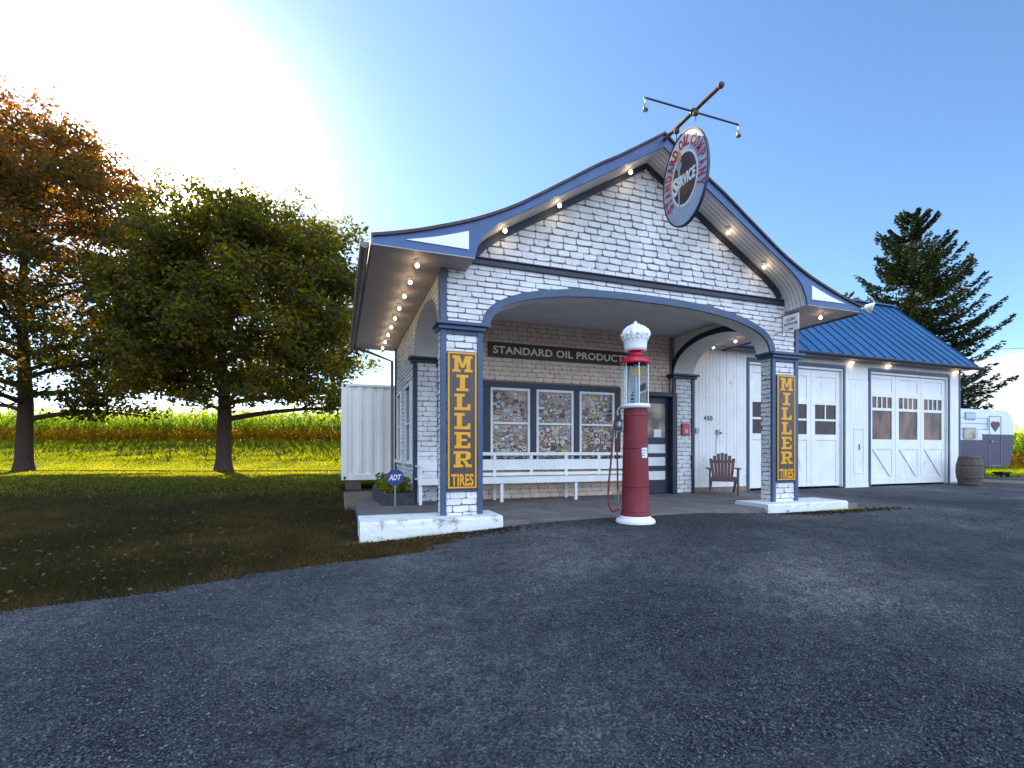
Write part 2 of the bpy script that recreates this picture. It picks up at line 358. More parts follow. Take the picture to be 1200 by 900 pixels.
def lawn_material():
    mt = bpy.data.materials.new('lawn_turf'); mt.use_nodes = True; t = mt.node_tree; b = t.nodes['Principled BSDF']
    tcn = t.nodes.new('ShaderNodeTexCoord')
    def nz(sc_, d=5):
        n = t.nodes.new('ShaderNodeTexNoise'); n.inputs['Scale'].default_value = sc_; n.inputs['Detail'].default_value = d; t.links.new(tcn.outputs['Object'], n.inputs[0]); return n
    cr = t.nodes.new('ShaderNodeValToRGB'); e = cr.color_ramp.elements
    e[0].position = .3; e[0].color = (.022, .018, .010, 1); e[1].position = .7; e[1].color = (.09, .06, .028, 1); k = e.new(.5); k.color = (.038, .032, .014, 1)
    t.links.new(nz(.6, 8).outputs[0], cr.inputs[0])
    cr2 = t.nodes.new('ShaderNodeValToRGB'); f = cr2.color_ramp.elements; f[0].position = .35; f[0].color = (.35, .35, .35, 1); f[1].position = .65; f[1].color = (1.3, 1.3, 1.2, 1)
    t.links.new(nz(18, 6).outputs[0], cr2.inputs[0])
    mx = t.nodes.new('ShaderNodeMix'); mx.data_type = 'RGBA'; mx.blend_type = 'MULTIPLY'; mx.inputs[0].default_value = 1
    t.links.new(cr.outputs[0], mx.inputs[6]); t.links.new(cr2.outputs[0], mx.inputs[7]); t.links.new(mx.outputs[2], b.inputs['Base Color'])
    b.inputs['Roughness'].default_value = 1; b.inputs['Specular IOR Level'].default_value = .1
    bp = t.nodes.new('ShaderNodeBump'); bp.inputs['Strength'].default_value = .9; bp.inputs['Distance'].default_value = .05
    t.links.new(nz(25, 6).outputs[0], bp.inputs['Height']); t.links.new(bp.outputs[0], b.inputs['Normal'])
    return mt
def gravel_material():
    mt = bpy.data.materials.new('crushed_gravel'); mt.use_nodes = True; t = mt.node_tree; b = t.nodes['Principled BSDF']
    tcn = t.nodes.new('ShaderNodeTexCoord'); ob = tcn.outputs['Object']
    def nz(sc_, d=5, r=.6):
        n = t.nodes.new('ShaderNodeTexNoise'); n.inputs['Scale'].default_value = sc_; n.inputs['Detail'].default_value = d; n.inputs['Roughness'].default_value = r; t.links.new(ob, n.inputs[0]); return n.outputs[0]
    def ramp(src, *st):
        c = t.nodes.new('ShaderNodeValToRGB'); e = c.color_ramp.elements
        e[0].position, e[0].color = st[0][0], (*st[0][1], 1); e[1].position, e[1].color = st[-1][0], (*st[-1][1], 1)
        for p, q in st[1:-1]: k = e.new(p); k.color = (*q, 1)
        t.links.new(src, c.inputs[0]); return c.outputs[0]
    def mul(a, b_):
        mx = t.nodes.new('ShaderNodeMix'); mx.data_type = 'RGBA'; mx.blend_type = 'MULTIPLY'; mx.inputs[0].default_value = 1
        t.links.new(a, mx.inputs[6]); t.links.new(b_, mx.inputs[7]); return mx.outputs[2]
    base = ramp(nz(.55, 7), (.3, (.044, .050, .058)), (.5, (.064, .070, .079)), (.68, (.105, .111, .119)))
    vo = t.nodes.new('ShaderNodeTexVoronoi'); vo.inputs['Scale'].default_value = 85; t.links.new(ob, vo.inputs[0])
    sepc = t.nodes.new('ShaderNodeSeparateColor'); t.links.new(vo.outputs['Color'], sepc.inputs[0])
    stone = ramp(sepc.outputs[0], (0, (.45, .45, .45)), (.6, (1, .98, .95)), (1, (1.9, 1.85, 1.8)))
    mid = ramp(nz(7, 6, .7), (.32, (.62, .62, .62)), (.66, (1.35, 1.33, 1.3)))
    patch = ramp(nz(.23, 4, .5), (.38, (.66, .66, .68)), (.5, (1, 1, 1)), (.60, (1.75, 1.6, 1.5)))
    t.links.new(mul(mul(mul(base, stone), mid), patch), b.inputs['Base Color'])
    b.inputs['Roughness'].default_value = .95; b.inputs['Specular IOR Level'].default_value = .2
    v2 = t.nodes.new('ShaderNodeTexVoronoi'); v2.inputs['Scale'].default_value = 60; t.links.new(ob, v2.inputs[0])
    b1 = t.nodes.new('ShaderNodeBump'); b1.inputs['Strength'].default_value = 1; b1.inputs['Distance'].default_value = .015; b1.invert = True
    t.links.new(v2.outputs['Distance'], b1.inputs['Height'])
    b2 = t.nodes.new('ShaderNodeBump'); b2.inputs['Strength'].default_value = .8; b2.inputs['Distance'].default_value = .05
    t.links.new(nz(5, 8, .7), b2.inputs['Height']); t.links.new(b1.outputs[0], b2.inputs['Normal']); t.links.new(b2.outputs[0], b.inputs['Normal'])
    return mt
def steps(*seg):
    r = []
    for a, b, st in seg: r += list(np.arange(a, b, st))
    return r
EDGE = [(-14, -60), (0, -17), (2.0, -10), (3.4, -6), (4.54, -2.31), (4.8, -1.51), (4.97, -.99), (5.19, -.45), (5.3, .19), (5.4, .73), (5.57, 1.05), (5.8, 1.2), (6.3, 1.3), (9.2, 1.4), (9.6, 1.8), (10.4, 18.2), (11.4, 18.6)]
def edge_x(y):
    for (a, b), (c, d) in zip(EDGE, EDGE[1:]):
        if a <= y <= c: return b+(d-b)*(y-a)/(c-a)
    return EDGE[0][1] if y < EDGE[0][0] else EDGE[-1][1]
def drop(x, y): return G(x, y)-.012-(.25 if (-14 < y < 10.6 and x > edge_x(y)+.7 and x < 47) else 0)
xs = steps((-900, -100, 100), (-100, -40, 10), (-40, -14, 1.3), (-14, 4, .3), (4, 40, 1.2), (40, 100, 10), (100, 1001, 100))
ys = steps((-300, -20, 40), (-20, 1, 1.5), (1, 15, .3), (15, 45, .8), (45, 110, 8), (110, 2111, 200))
lawn = grid_sheet(xs, ys, drop, 'lawn_ground', lawn_material())
# gravel lot: every row runs from the grass edge to the right
def edge_xn(y): return edge_x(y)+((.30*noise.noise(Vector((y*6, 1, 5)))+.14*noise.noise(Vector((y*22, 2, 5)))) if y < 6.0 else 0)
yy = steps((-14, 0, .5), (0, 3, .06), (3, 6, .012), (6, 9.4, .08), (9.4, 11.25, .1)); V = []
tt = [0, .0015, .003, .006, .01, .016, .024, .035, .05, .07, .09, .115, .14, .17, .2, .24, .28, .33, .4, .5, .6, .7, .8, .9, 1]
for y in yy:
    xl = edge_xn(y)
    for t in tt:
        x = xl+t*(48-xl); yy_ = y+((.25*noise.noise(Vector((x*.9, 3, 0)))+.1*noise.noise(Vector((x*4, 3, 0)))) if y > 11.1 else 0)
        z = G(x, yy_)-.004+.012*noise.noise(Vector((x*.9, yy_*.9, 3)))*(1 if 1 < y < 9 else 0)
        V.append((x, yy_, z if t > 0 else G(x, yy_)-.02))
n = len(tt); i = (np.arange(n-1)[None, :]+n*np.arange(len(yy)-1)[:, None]).ravel()
gv = npmesh('gravel_lot', V, np.stack([i, i+1, i+n+1, i+n], 1), gravel_material(), smooth=True); gv['kind'] = 'structure'

# concrete porch floor and the little path behind
mb = MB(); mb.box(.28, 9.2, 6.36, 9.56, -.25, 0); mb.build('porch_floor', M['concrete'], bevel=.012)['kind'] = 'structure'
mb = MB(); mb.box(.1, 1.2, 9.6, 12.8, -.2, -.035); mb.build('dirt_path', mat('packed_dirt', (.20, .13, .10), .95, var=.4, vscale=5, bump=.6), bevel=.02)['kind'] = 'structure'

# ------------------------------------------------------------------ THE STATION
cx = .703*S; A0, A1 = .201*S, 1.202*S; YF = 1.0*S; TH = .0415*S; YB = 1.42*S; YE = 1.85*S; YV = .9267*S
ZS = .412*S; ZT = .551*S; ZBX = .531*S
st = thing('service_station', 'white painted brick filling station with arched drive-under canopy and blue-trimmed flared gable', 'building', (cx, 8.5, 0))
def Lp(*p): return [(a*S, b*S) for a, b in p]
TOP = Lp((0, .879), (.06, .840), (.122, .801), (.174, .771), (.24, .728), (.31, .683), (.36, .652), (.41, .626), (.46, .604), (.51, .586), (.56, .5695), (.61, .556), (.645, .548))
LOW = Lp((0, .847), (.06, .811), (.122, .7745), (.174, .7435), (.24, .7035), (.30, .6675), (.35, .638), (.385, .617), (.412, .597), (.430, .578), (.441, .558), (.446, .543), (.449, .531))
def smooth(pl, k=3):
    out_ = []
    for i in range(len(pl)-1):
        p0 = pl[max(i-1, 0)]; p1 = pl[i]; p2 = pl[i+1]; p3 = pl[min(i+2, len(pl)-1)]
        for j in range(k):
            t = j/k
            out_.append(tuple(.5*((2*p1[c])+(-p0[c]+p2[c])*t+(2*p0[c]-5*p1[c]+4*p2[c]-p3[c])*t*t+(-p0[c]+3*p1[c]-3*p2[c]+p3[c])*t**3) for c in (0, 1)))
    return out_+[pl[-1]]
TOP = smooth(TOP); LOW = smooth(LOW)
def mir(pl): return [(cx-x, z) for x, z in reversed(pl)]+[(cx+x, z) for x, z in pl[1:]]
def low_x(z):   # half width of the gable wall at height z
    for (x0, z0), (x1, z1) in zip(LOW, LOW[1:]):
        if z1 <= z <= z0: return x0+(x1-x0)*(z0-z)/max(1e-6, z0-z1)
    return 0 if z > LOW[0][1] else LOW[-1][0]
# arch curve
def arch(a, b, n=40, p=2.45, c=cx, zs=ZS):
    r = []
    for i in range(n+1):
        th = math.pi*i/n; ct, sn = math.cos(th), math.sin(th)
        r.append((c-a*math.copysign(abs(ct)**(2/p), ct), zs+b*abs(sn)**(2/p)))
    return r
AH = .396*S; AHZ = .098*S; BW = .019*S
AI = arch(AH, AHZ); AO = arch(AH+BW, AHZ+BW*.9)
# front wall: core over the arch
def arch_z(x, cur=AO):
    for (x0, z0), (x1, z1) in zip(cur, cur[1:]):
        if x0 <= x <= x1: return z0+(z1-z0)*(x-x0)/max(1e-6, x1-x0)
    return ZS
mb = MB()
P = [(A0+.01, ZS)]+AI+[(A1-.01, ZS), (A1-.01, ZT), (A0+.01, ZT)]
P[1] = (AI[0][0]-.001, ZS)
for k in range(len(AI)-1): mb.prism([AI[k], AI[k+1], (AI[k+1][0], ZT), (AI[k][0], ZT)], YF+.002, YF+TH, 'y', 0)
mb.box(A0+.01, AI[0][0]-.001, YF+.002, YF+TH, ZS, ZT); mb.box(AI[-1][0]+.001, A1-.01, YF+.002, YF+TH, ZS, ZT)
ns0 = len(mb.v)
def sp(a, b):
    if b >= ZS+AHZ+BW*.8: return [(A0+.075, A1-.075)]
    xl = [x for x, z in AO if z < (a+b)/2 and x < cx]; xr = [x for x, z in AO if z < (a+b)/2 and x > cx]
    return [(A0+.075, (max(xl) if xl else AO[0][0])+.06), ((min(xr) if xr else AO[-1][0])-.06, A1-.075)]
bricks(mb, sp, ZS+.02, ZT-.02, .083, .27, lambda u, z, d: (u, YF-d, z), 1, seed=3)
mb.build('front_wall', [M['mortar'], M['brick']], st)
mb = MB(); mb.sheet([(x, YF+.001, z-.003) for x, z in AI], [(x, YF+TH+.001, z-.003) for x, z in AI]); mb.build('arch_soffit', M['plaster'], st)
mb = MB(); mb.band([(x, z) for x, z in AI], AO, YF-.035, YF+.001); mb.build('arch_trim', M['blue'], st)
# gable wall
gm = MB(); zz = [z*S for z in (.551, .565, .58, .6, .62, .66, .72, .78, .83, .846)]
for za, zb in zip(zz, zz[1:]): gm.prism([(cx-low_x(za)-.01, za), (cx+low_x(za)+.01, za), (cx+low_x(zb)+.01, zb), (cx-low_x(zb)-.01, zb)], YF+.002, YF+.22)
bricks(gm, lambda a, b: [(cx-low_x((a+b)/2)+.02, cx+low_x((a+b)/2)-.02)], ZT+.05, .842*S, .104, .235, lambda u, z, d: (u, YF-d, z), 1, seed=11, gap=.012, droop=.020, prou=.021)
gm.build('gable_wall', [M['mortar'], M['brick']], st)
mb = MB(); mb.box(cx-.449*S, cx+.449*S, YF-.05, YF-.001, ZT-.03, ZT+.045); mb.box(cx-.449*S, cx+.449*S, YF-.075, YF-.001, ZT+.047, ZT+.068)
mb.build('gable_band', M['navy'], st, bevel=.005)
LI = [(x-.075*(.55 if x < .05 else 1)*(x/LOW[-1][0])**.3 if x > .01 else 0, z-.075) for x, z in LOW if z > ZT+.09]
LO_ = [(x, z) for x, z in LOW if z > ZT+.09]
mb = MB(); mb.band(mir(LO_), mir(LI), YF-.045, YF-.022); mb.build('rake_trim', M['navy'], st)
# raking soffit, board by board bump comes from thin grooves
def groove_mat(name, col, period, axis, dirt=None):
    mt = mat(name, col, .55, var=.12, vscale=3, dirt=dirt); t = mt.node_tree; b = t.nodes['Principled BSDF']
    tcn = t.nodes.new('ShaderNodeTexCoord'); sx = t.nodes.new('ShaderNodeSeparateXYZ'); t.links.new(tcn.outputs['Object'], sx.inputs[0])
    m1 = t.nodes.new('ShaderNodeMath'); m1.operation = 'PINGPONG'; m1.inputs[1].default_value = period/2; t.links.new(sx.outputs[axis], m1.inputs[0])
    m2 = t.nodes.new('ShaderNodeMapRange'); m2.inputs[1].default_value = 0; m2.inputs[2].default_value = .008; t.links.new(m1.outputs[0], m2.inputs[0])
    bp = t.nodes.new('ShaderNodeBump'); bp.inputs['Distance'].default_value = .012; t.links.new(m2.outputs[0], bp.inputs['Height']); t.links.new(bp.outputs[0], b.inputs['Normal'])
    src = b.inputs['Base Color'].links[0].from_socket
    mx = t.nodes.new('ShaderNodeMix'); mx.data_type = 'RGBA'; mx.inputs[6].default_value = (*[c*.5 for c in col], 1); t.links.new(src, mx.inputs[7]); t.links.new(m2.outputs[0], mx.inputs[0]); t.links.new(mx.outputs[2], b.inputs['Base Color'])
    return mt
M['soffitY'] = groove_mat('grooved_soffit_boards', (.70, .66, .65), .075, 'Y')
M['soffitX'] = groove_mat('grooved_eave_boards', (.46, .39, .37), .075, 'Y')
M['ceilX'] = groove_mat('grooved_ceiling_boards', (.78, .74, .73), .09, 'Y')
lw = mir(LOW)
mb = MB(); mb.sheet([(x, YV+.03, z) for x, z in lw], [(x, YF, z) for x, z in lw]); mb.build('rake_soffit', M['soffitY'], st)
# roof shell: shingle skin with bargeboards front and back
tp = mir(TOP); tpi = [(x, z-.055) for x, z in tp]
mb = MB(); mb.band([(x*1.0+(x-cx)*.004, z+.006) for x, z in tp], [(x, z-.028) for x, z in tp], YV-.03, YE+.25)
rf = mb.build('roof', M['shingle'], st)
def barge(y0, y1):
    b_ = MB(); T2 = [(x, z-.029) for x, z in TOP]; nL = len(LOW)
    # rake part, resampled on the same x
    def top_at(x):
        for (a, za), (c, zc) in zip(T2, T2[1:]):
            if a <= x <= c: return za+(zc-za)*(x-a)/max(1e-6, c-a)
        return T2[-1][1]
    for s in (-1, 1):
        up = [(cx+s*x, top_at(x)) for x, z in LOW]; dn = [(cx+s*x, z) for x, z in LOW]
        b_.band(up, dn, y0, y1)
        xo = [LOW[-1][0]+(.645*S-LOW[-1][0])*k/12 for k in range(13)]
        b_.band([(cx+s*x, top_at(x)) for x in xo], [(cx+s*x, ZBX) for x in xo], y0, y1)
    return b_
bo = barge(YV, YV+.035).build('bargeboard', M['fascia'], rf)
barge(YE+.2, YE+.235).build('rear_bargeboard', M['fascia'], rf)
for s in (-1, 1):
    b_ = MB(); P = [(.462, .545), (.462, .5815), (.49, .572), (.52, .5625), (.55, .5545), (.585, .5465)]
    b_.prism([(cx+s*a*S, c*S) for a, c in P], YV-.012, YV-.001); b_.build('corner_panel', M['pure'], bo)
    # drip cap line on the verge
    # boxed return: inner cheek and underside, eave soffit along the side
    b_ = MB(); xi = cx+s*.449*S; xo_ = cx+s*.645*S; xw = cx+s*.5005*S
    b_.box(min(xi, xo_), max(xi, xo_), YV+.001, YF-.002, ZBX-.012, ZBX-.001)
    b_.box(min(xw, xo_), max(xw, xo_), YF, YE+.2, ZBX-.012, ZBX-.001)
    b_.build('eave_soffit', M['soffitX'], rf)
    b_ = MB(); xf = xo_; b_.box(min(xf, xf+s*.02), max(xf, xf+s*.02), YV+.002, YE+.2, ZBX-.02, .547*S-.02); b_.build('eave_fascia', M['soffit_brown'] if s < 0 else M['navy'], rf)
    # half round gutter on the side
    gp = []; b_ = MB(); gx = xf+s*.085; gz = ZBX+.045
    ring = [(gx+.062*math.cos(math.pi+math.pi*k/8), gz+.075*math.sin(math.pi+math.pi*k/8)) for k in range(9)]
    y0, y1 = (YV+.10, YE+.2)
    b_.sheet([(a, y0, c) for a, c in ring], [(a, y1, c) for a, c in ring]); b_.sheet([(a+(gx-a)*.06, y0, c+.004) for a, c in ring], [(a+(gx-a)*.06, y1, c+.004) for a, c in ring])
    b_.prism(ring, y0-.004, y0); b_.prism(ring, y1, y1+.004); b_.build('gutter', M['soffit_brown'] if s < 0 else M['navy'], rf)
# side walls over the side arches, and the office walls
SC = (YF+TH+YB-.02)/2; SH = (YB-.02-YF-TH)/2
AS = arch(SH, .105*S, 30, 2.2, SC, ZS)
SW = .088*S   # thickness of the side walls
for s in (-1, 1):
    xo_ = A0 if s < 0 else A1; xi = xo_-s*SW; lo, hi = min(xo_, xi), max(xo_, xi)
    b_ = MB()
    for k in range(len(AS)-1): b_.prism([AS[k], AS[k+1], (AS[k+1][0], ZT-.002), (AS[k][0], ZT-.002)], lo+.012, hi-.012, 'x')
    def sp2(a, b):
        zt = ZS+.105*S+.07
        if b > zt: return [(YF+TH, YB)]
        l_ = [y for y, z in AS if z < (a+b)/2 and y < SC]; r_ = [y for y, z in AS if z < (a+b)/2 and y > SC]
        return [(YF+TH, (max(l_) if l_ else YF+TH)), ((min(r_) if r_ else YB), YB)]
    bricks(b_, sp2, ZS+.02, ZBX-.02, .083, .25, lambda u, z, d, xo_=xo_, s=s: (xo_-s*.012+s*d, u, z), 1, seed=20+s)
    b_.build('side_arch_wall', [M['plaster'], M['brick']], st)
    b_ = MB(); b_.sheet([(lo+.01, y, z-.003) for y, z in AS], [(hi-.01, y, z-.003) for y, z in AS]); b_.build('arch_soffit', M['plaster'], st)
    AS2 = arch(SH+.12, .105*S+.11, 30, 2.2, SC, ZS)
    for face in (xi,):
        b_ = MB(); x0_, x1_ = (face, face+.03) if s < 0 else (face-.03, face)
        A_ = [(y, z) for y, z in AS2]; B_ = [(y, z) for y, z in AS]
        b_.band([(max(YF+TH+.01, min(YB-.005, y)), z) for y, z in A_], B_, x0_, x1_, 'x'); b_.build('arch_trim', M['navy'], st)
# pillars
def pillar(x0, x1, y0, y1, seed, front=True):
    g_ = .018; c_ = MB(); c_.box(x0+g_, x1-g_, y0+g_, y1-g_, 0, ZS)
    bricks(c_, lambda a, b: [(x0+.05, x1-.05)], .02, ZS-.03, .095, .26, lambda u, z, d: (u, y0+g_-d, z), 1, seed=seed)
    bricks(c_, lambda a, b: [(y0+.02, y1-.02)], .02, ZS-.03, .083, .20, lambda u, z, d: (x0+g_-d, u, z), 1, seed=seed+1, prou=.02, droop=.02)
    bricks(c_, lambda a, b: [(y0+.02, y1-.02)], .02, ZS-.03, .083, .20, lambda u, z, d: (x1-g_+d, u, z), 1, seed=seed+2, prou=.02, droop=.02)
    bricks(c_, lambda a, b: [(x0+.05, x1-.05)], .02, ZS-.03, .095, .26, lambda u, z, d: (u, y1-g_+d, z), 1, seed=seed+3)
    p_ = c_.build('pillar', [M['mortar'], M['brick']], st)
    for xx in (x0-.012, x1-.068):
        t_ = MB(); t_.box(xx, xx+.08, y0-.02, y0+.025, .0, ZS-.002); t_.build('corner_trim', M['blue'] if front else M['navy'], p_, bevel=.004)
    t_ = MB(); t_.box(x0-.085, x1+.085, y0-.11, y1+.03, ZS-.005, ZS+.042); t_.box(x0-.045, x1+.045, y0-.065, y1+.015, ZS-.06, ZS-.007); t_.build('pillar_cap', M['blue'] if front else M['navy'], p_, bevel=.006)
    return p_
WP = .088*S
pl = pillar(A0, A0+WP, YF, YF+TH, 31); pr = pillar(A1-WP-.02, A1, YF, YF+TH, 41)
for p_, xx in ((pl, (A0, A0+WP)), (pr, (A1-WP-.02, A1))):   # blue rails above and below the tyre boards
    for z in (.128, 2.32):
        t_ = MB(); t_.box(xx[0]+.07, xx[1]-.07, YF-.012, YF+.02, z+.28, z+.36); t_.build('cross_trim', M['blue'], p_, bevel=.003)
pillar(A0, A0+WP*.9, YB-.15, YB-.004, 51, False); pillar(1.098*S, 1.186*S, YB-.15, YB-.004, 61, False)
# corner boards on the upper front wall
for xx in (A0-.012, A1-.072):
    t_ = MB(); t_.box(xx, xx+.085, YF-.03, YF+.03, ZS+.046, ZBX-.014); t_.build('corner_trim', M['blue'], st, bevel=.004)
# rear wall of the porch
WX0, WX1, WZ0, WZ1 = .4144*S, .893*S, .105*S, .359*S
DX0, DX1, DZ1 = .955*S, 1.094*S, .338*S
mb = MB(); y = YB
mb.box(A0+.02, WX0, y+.002, y+.2, -.1, ZT); mb.box(WX1, DX0, y+.002, y+.2, -.1, ZT); mb.box(DX1, A1-.02, y+.002, y+.2, -.1, ZT)
mb.box(WX0, WX1, y+.002, y+.2, -.1, WZ0); mb.box(WX0, WX1, y+.002, y+.2, WZ1, ZT); mb.box(DX0, DX1, y+.002, y+.2, DZ1, ZT)
bricks(mb, rect_spans(A0+WP, 1.098*S, [(WX0-.02, WX1+.02, WZ0, WZ1), (DX0-.12, DX1+.5, -1, DZ1+.1)]), .01, .552*S, .092, .21, lambda u, z, d: (u, y+.002-d, z), 1, seed=71, prou=.012, droop=.006, gap=.009, jit=.5)
mb.build('porch_rear_wall', [M['mortar_tan'], M['brick_tan']], st)
mb = MB(); mb.box(A0+SW-.02, A1-SW+.02, YF+TH-.01, YB+.2, .5525*S, .5525*S+.03); mb.build('porch_ceiling', M['ceilX'], st)
mb = MB(); mb.box(cx-.42*S, cx+.42*S, YF+TH+.002, YF+TH+.03, ZT-.15, ZT+.03); mb.build('ceiling_moulding', M['navy'], st)
# office side and back walls
for s in (-1, 1):
    xo_ = A0 if s < 0 else A1
    b_ = MB(); xi = xo_-s*.02; x2 = xo_-s*.2; wins = [(1.45*S, 1.575*S, .12*S, .345*S), (1.69*S, 1.79*S, .12*S, .345*S)] if s < 0 else []
    ys_ = sorted([YB, YE]+[q for wn in wins for q in wn[:2]])
    for a, b in zip(ys_, ys_[1:]):
        wn = [q for q in wins if q[0] <= a+.001 and q[1] >= b-.001]
        if wn: b_.box(min(xi, x2), max(xi, x2), a, b, -.1, wn[0][2]); b_.box(min(xi, x2), max(xi, x2), a, b, wn[0][3], ZT)
        else: b_.box(min(xi, x2), max(xi, x2), a, b, -.1, ZT)
    if s < 0: bricks(b_, rect_spans(YB-.13, YE-.06, wins), .01, ZBX-.02, .083, .24, lambda u, z, d: (xi+s*d, u, z), 1, seed=81, prou=.022, gap=.014)
    b_.build('office_side_wall', [M['mortar'], M['brick']], st)
    for (a, b, c, d) in wins:
        f = MB(); xa = xo_-.03
        f.box(xa, xa+.09, a-.06, a+.03, c, d+.06); f.box(xa, xa+.09, b-.03, b+.06, c, d+.06); f.box(xa, xa+.09, a+.031, b-.031, d, d+.06); f.box(xa-.06, xa+.10, a-.08, b+.08, c-.07, c-.002); f.box(xa+.02, xa+.07, a+.03, b-.03, (c+d)/2-.02, (c+d)/2+.02)
        wf = f.build('window', M['white'], st, bevel=.004); g = MB(); g.box(xa+.05, xa+.06, a+.03, b-.03, c, d); g.build('pane', M['glass_dark'], wf)
mb = MB(); mb.box(A0+.02, A1-.02, YE-.2, YE, -.1, ZT)
for za, zb in zip(zz, zz[1:]): mb.prism([(cx-low_x(za), za), (cx+low_x(za), za), (cx+low_x(zb), zb), (cx-low_x(zb), zb)], YE-.2, YE-.01)
mb.build('rear_wall', M['white'], st)
t_ = MB(); t_.box(A0-.03, A0+.05, YE-.07, YE+.02, -.05, ZBX-.014); t_.build('corner_trim', M['navy'], st)
mb = MB(); dx_ = A0-.09; mb.tube([(cx-.66*S, YE+.1, ZBX), (cx-.6*S, YE+.08, ZBX-.1), (dx_, YE+.05, ZBX-.3), (dx_, YE+.05, .1)], .035); mb.build('downpipe', M['soffit_brown'], st)
M['pane3'] = mat('window_glass_painted_lit_room', (.025, .018, .016), .1, col2=(.34, .27, .21), vscale=1.9, detail=1, spec=.3)  # pale blotches in the glass colour stand for the lit room
# window group with stickers
stick_cols = [(.72, .68, .62), (.55, .50, .45), (.05, .04, .05), (.34, .07, .06), (.07, .12, .26), (.62, .42, .10), (.08, .20, .12), (.34, .42, .46), (.40, .24, .15), (.14, .10, .09)]
SM = [mat('sticker_print', c, .45, var=.3, vscale=30) for c in stick_cols]
tr_ = MB(); y0, y1 = YB-.035, YB-.022
wins = [(.4367, .5682), (.5889, .7211), (.7414, .8745)]
tr_.box(WX0-.03, WX1+.02, YB-.045, YB+.01, WZ1-.09, WZ1+.03); tr_.box(WX0-.03, WX1+.02, YB-.055, YB+.01, WZ0-.06, WZ0+.06)
ed = [WX0-.03, wins[0][0]*S, wins[0][1]*S, wins[1][0]*S, wins[1][1]*S, wins[2][0]*S, wins[2][1]*S, WX1+.02]
for a, b in zip(ed[::2], ed[1::2]): tr_.box(a, b, YB-.043, YB+.01, WZ0+.061, WZ1-.091)
trim = tr_.build('window_trim', M['navy'], st, bevel=.004)
for wi, (a, b) in enumerate(wins):
    a *= S; b *= S; z0 = WZ0+.062; z1 = WZ1-.092; f = MB(); ya, yb = YB-.030, YB+.03; q = .055
    f.box(a+.002, a+q, ya, yb, z0, z1); f.box(b-q, b-.002, ya, yb, z0, z1); f.box(a+q+.001, b-q-.001, ya, yb, z1-q, z1); f.box(a+q+.001, b-q-.001, ya, yb, z0, z0+q)
    zr = .2355*S; f.box(a+q+.001, b-q-.001, ya-.008, yb, zr-.022, zr+.022)
    wo = f.build('window', M['white'], st, bevel=.004)
    g = MB(); g.box(a+q, b-q, YB+.012, YB+.018, z0+q, z1-q); g.build('pane', M['pane3'], wo)
    # stickers stuck all over both sashes
    sk = MB(); rd = random.Random(300+wi); k = 0
    for (c0, c1) in ((z0+q, zr-.022), (zr+.022, z1-q)):
        placed = []
        for _ in range(1500):
            r = (.068, .046, .042, .037, .032, .026, .021, .017)[0 if _ < 10 else min(7, 1+_//150)]*rd.uniform(.85, 1.1); x = rd.uniform(a+q+r, b-q-r); z = rd.uniform(c0+r, c1-r)
            if any((x-p[0])**2+(z-p[1])**2 < ((r+p[2])*.90)**2 for p in placed): continue
            placed.append((x, z, r)); k += 1; yy0 = YB+.0105-.00012*(k % 40)
            kind = rd.random(); c = rd.choices(range(10), [4, 5, 3, 1.5, 1.3, 1.2, 1, 3, 3, 3])[0]; c2 = rd.choice([0, 2, 8, 3, 1, 9, 1, 5])
            if kind < .55:
                for rr, cc, dy in ((r, c, 0), (r*.72, c2, .0015), (r*.38, rd.choice([0, 1, 2, 3]), .003)):
                    sk.add([(x+rr*math.cos(t), yy0-dy, z+rr*math.sin(t)) for t in [2*math.pi*j/12 for j in range(12)]], [list(range(12))], cc)
            else:
                ww = r*rd.uniform(.9, 1.35); hh = r*rd.uniform(.45, .95); an = rd.uniform(-.12, .12)
                for kf, cc, dy in ((1, c, 0), (.75, c2, .0015)):
                    P = [(-ww*kf, -hh*kf), (ww*kf, -hh*kf), (ww*kf, hh*kf), (-ww*kf, hh*kf)]
                    sk.add([(x+u*math.cos(an)-v*math.sin(an), yy0-dy, z+u*math.sin(an)+v*math.cos(an)) for u, v in P], [(0, 1, 2, 3)], cc)
    so_ = sk.build('sticker_layer', SM, wo, recalc=False); so_['kind'] = 'stuff'
# porch door
d_ = MB(); f = .085
d_.box(DX0-f, DX0, YB-.165, YB+.03, 0, DZ1+f); d_.box(DX1, DX1+f+.04, YB-.175, YB+.03, 0, DZ1+f); d_.box(DX0+.001, DX1-.001, YB-.165, YB+.03, DZ1, DZ1+f+.01)
dd = MB(); dw0, dw1 = DX0+.01, DX1-.01
px0, px1 = .969*S, 1.081*S; rows = [(.049, .080), (.098, .1288), (.142, .1735), (.1955, .3165)]
ya, yb = YB-.03, YB+.015
dd.box(dw0, px0, ya, yb, .01, DZ1-.005); dd.box(px1, dw1, ya, yb, .01, DZ1-.005)
zc = .01
for a, b in rows: dd.box(px0+.001, px1-.001, ya, yb, zc, a*S); zc = b*S
dd.box(px0+.001, px1-.001, ya, yb, zc, DZ1-.005)
door = dd.build('door', M['navy'], st, bevel=.004); d_.build('door_frame', M['navy'], door, bevel=.005)
for a, b in rows[:3]: q = MB(); q.box(px0-.005, px1+.005, ya+.018, yb-.005, a*S-.004, b*S+.004); q.build('panel', M['white'], door)
q = MB(); q.box(px0-.005, px1+.005, ya+.025, yb-.01, rows[3][0]*S, rows[3][1]*S); q.build('pane', M['pale_pane'], door)  # pale window reflection painted into the door glass colour
q = MB(); q.box(px0+.42, px0+.62, ya+.012, ya+.022, .198*S, .225*S); q.build('notice', M['pure'], door)
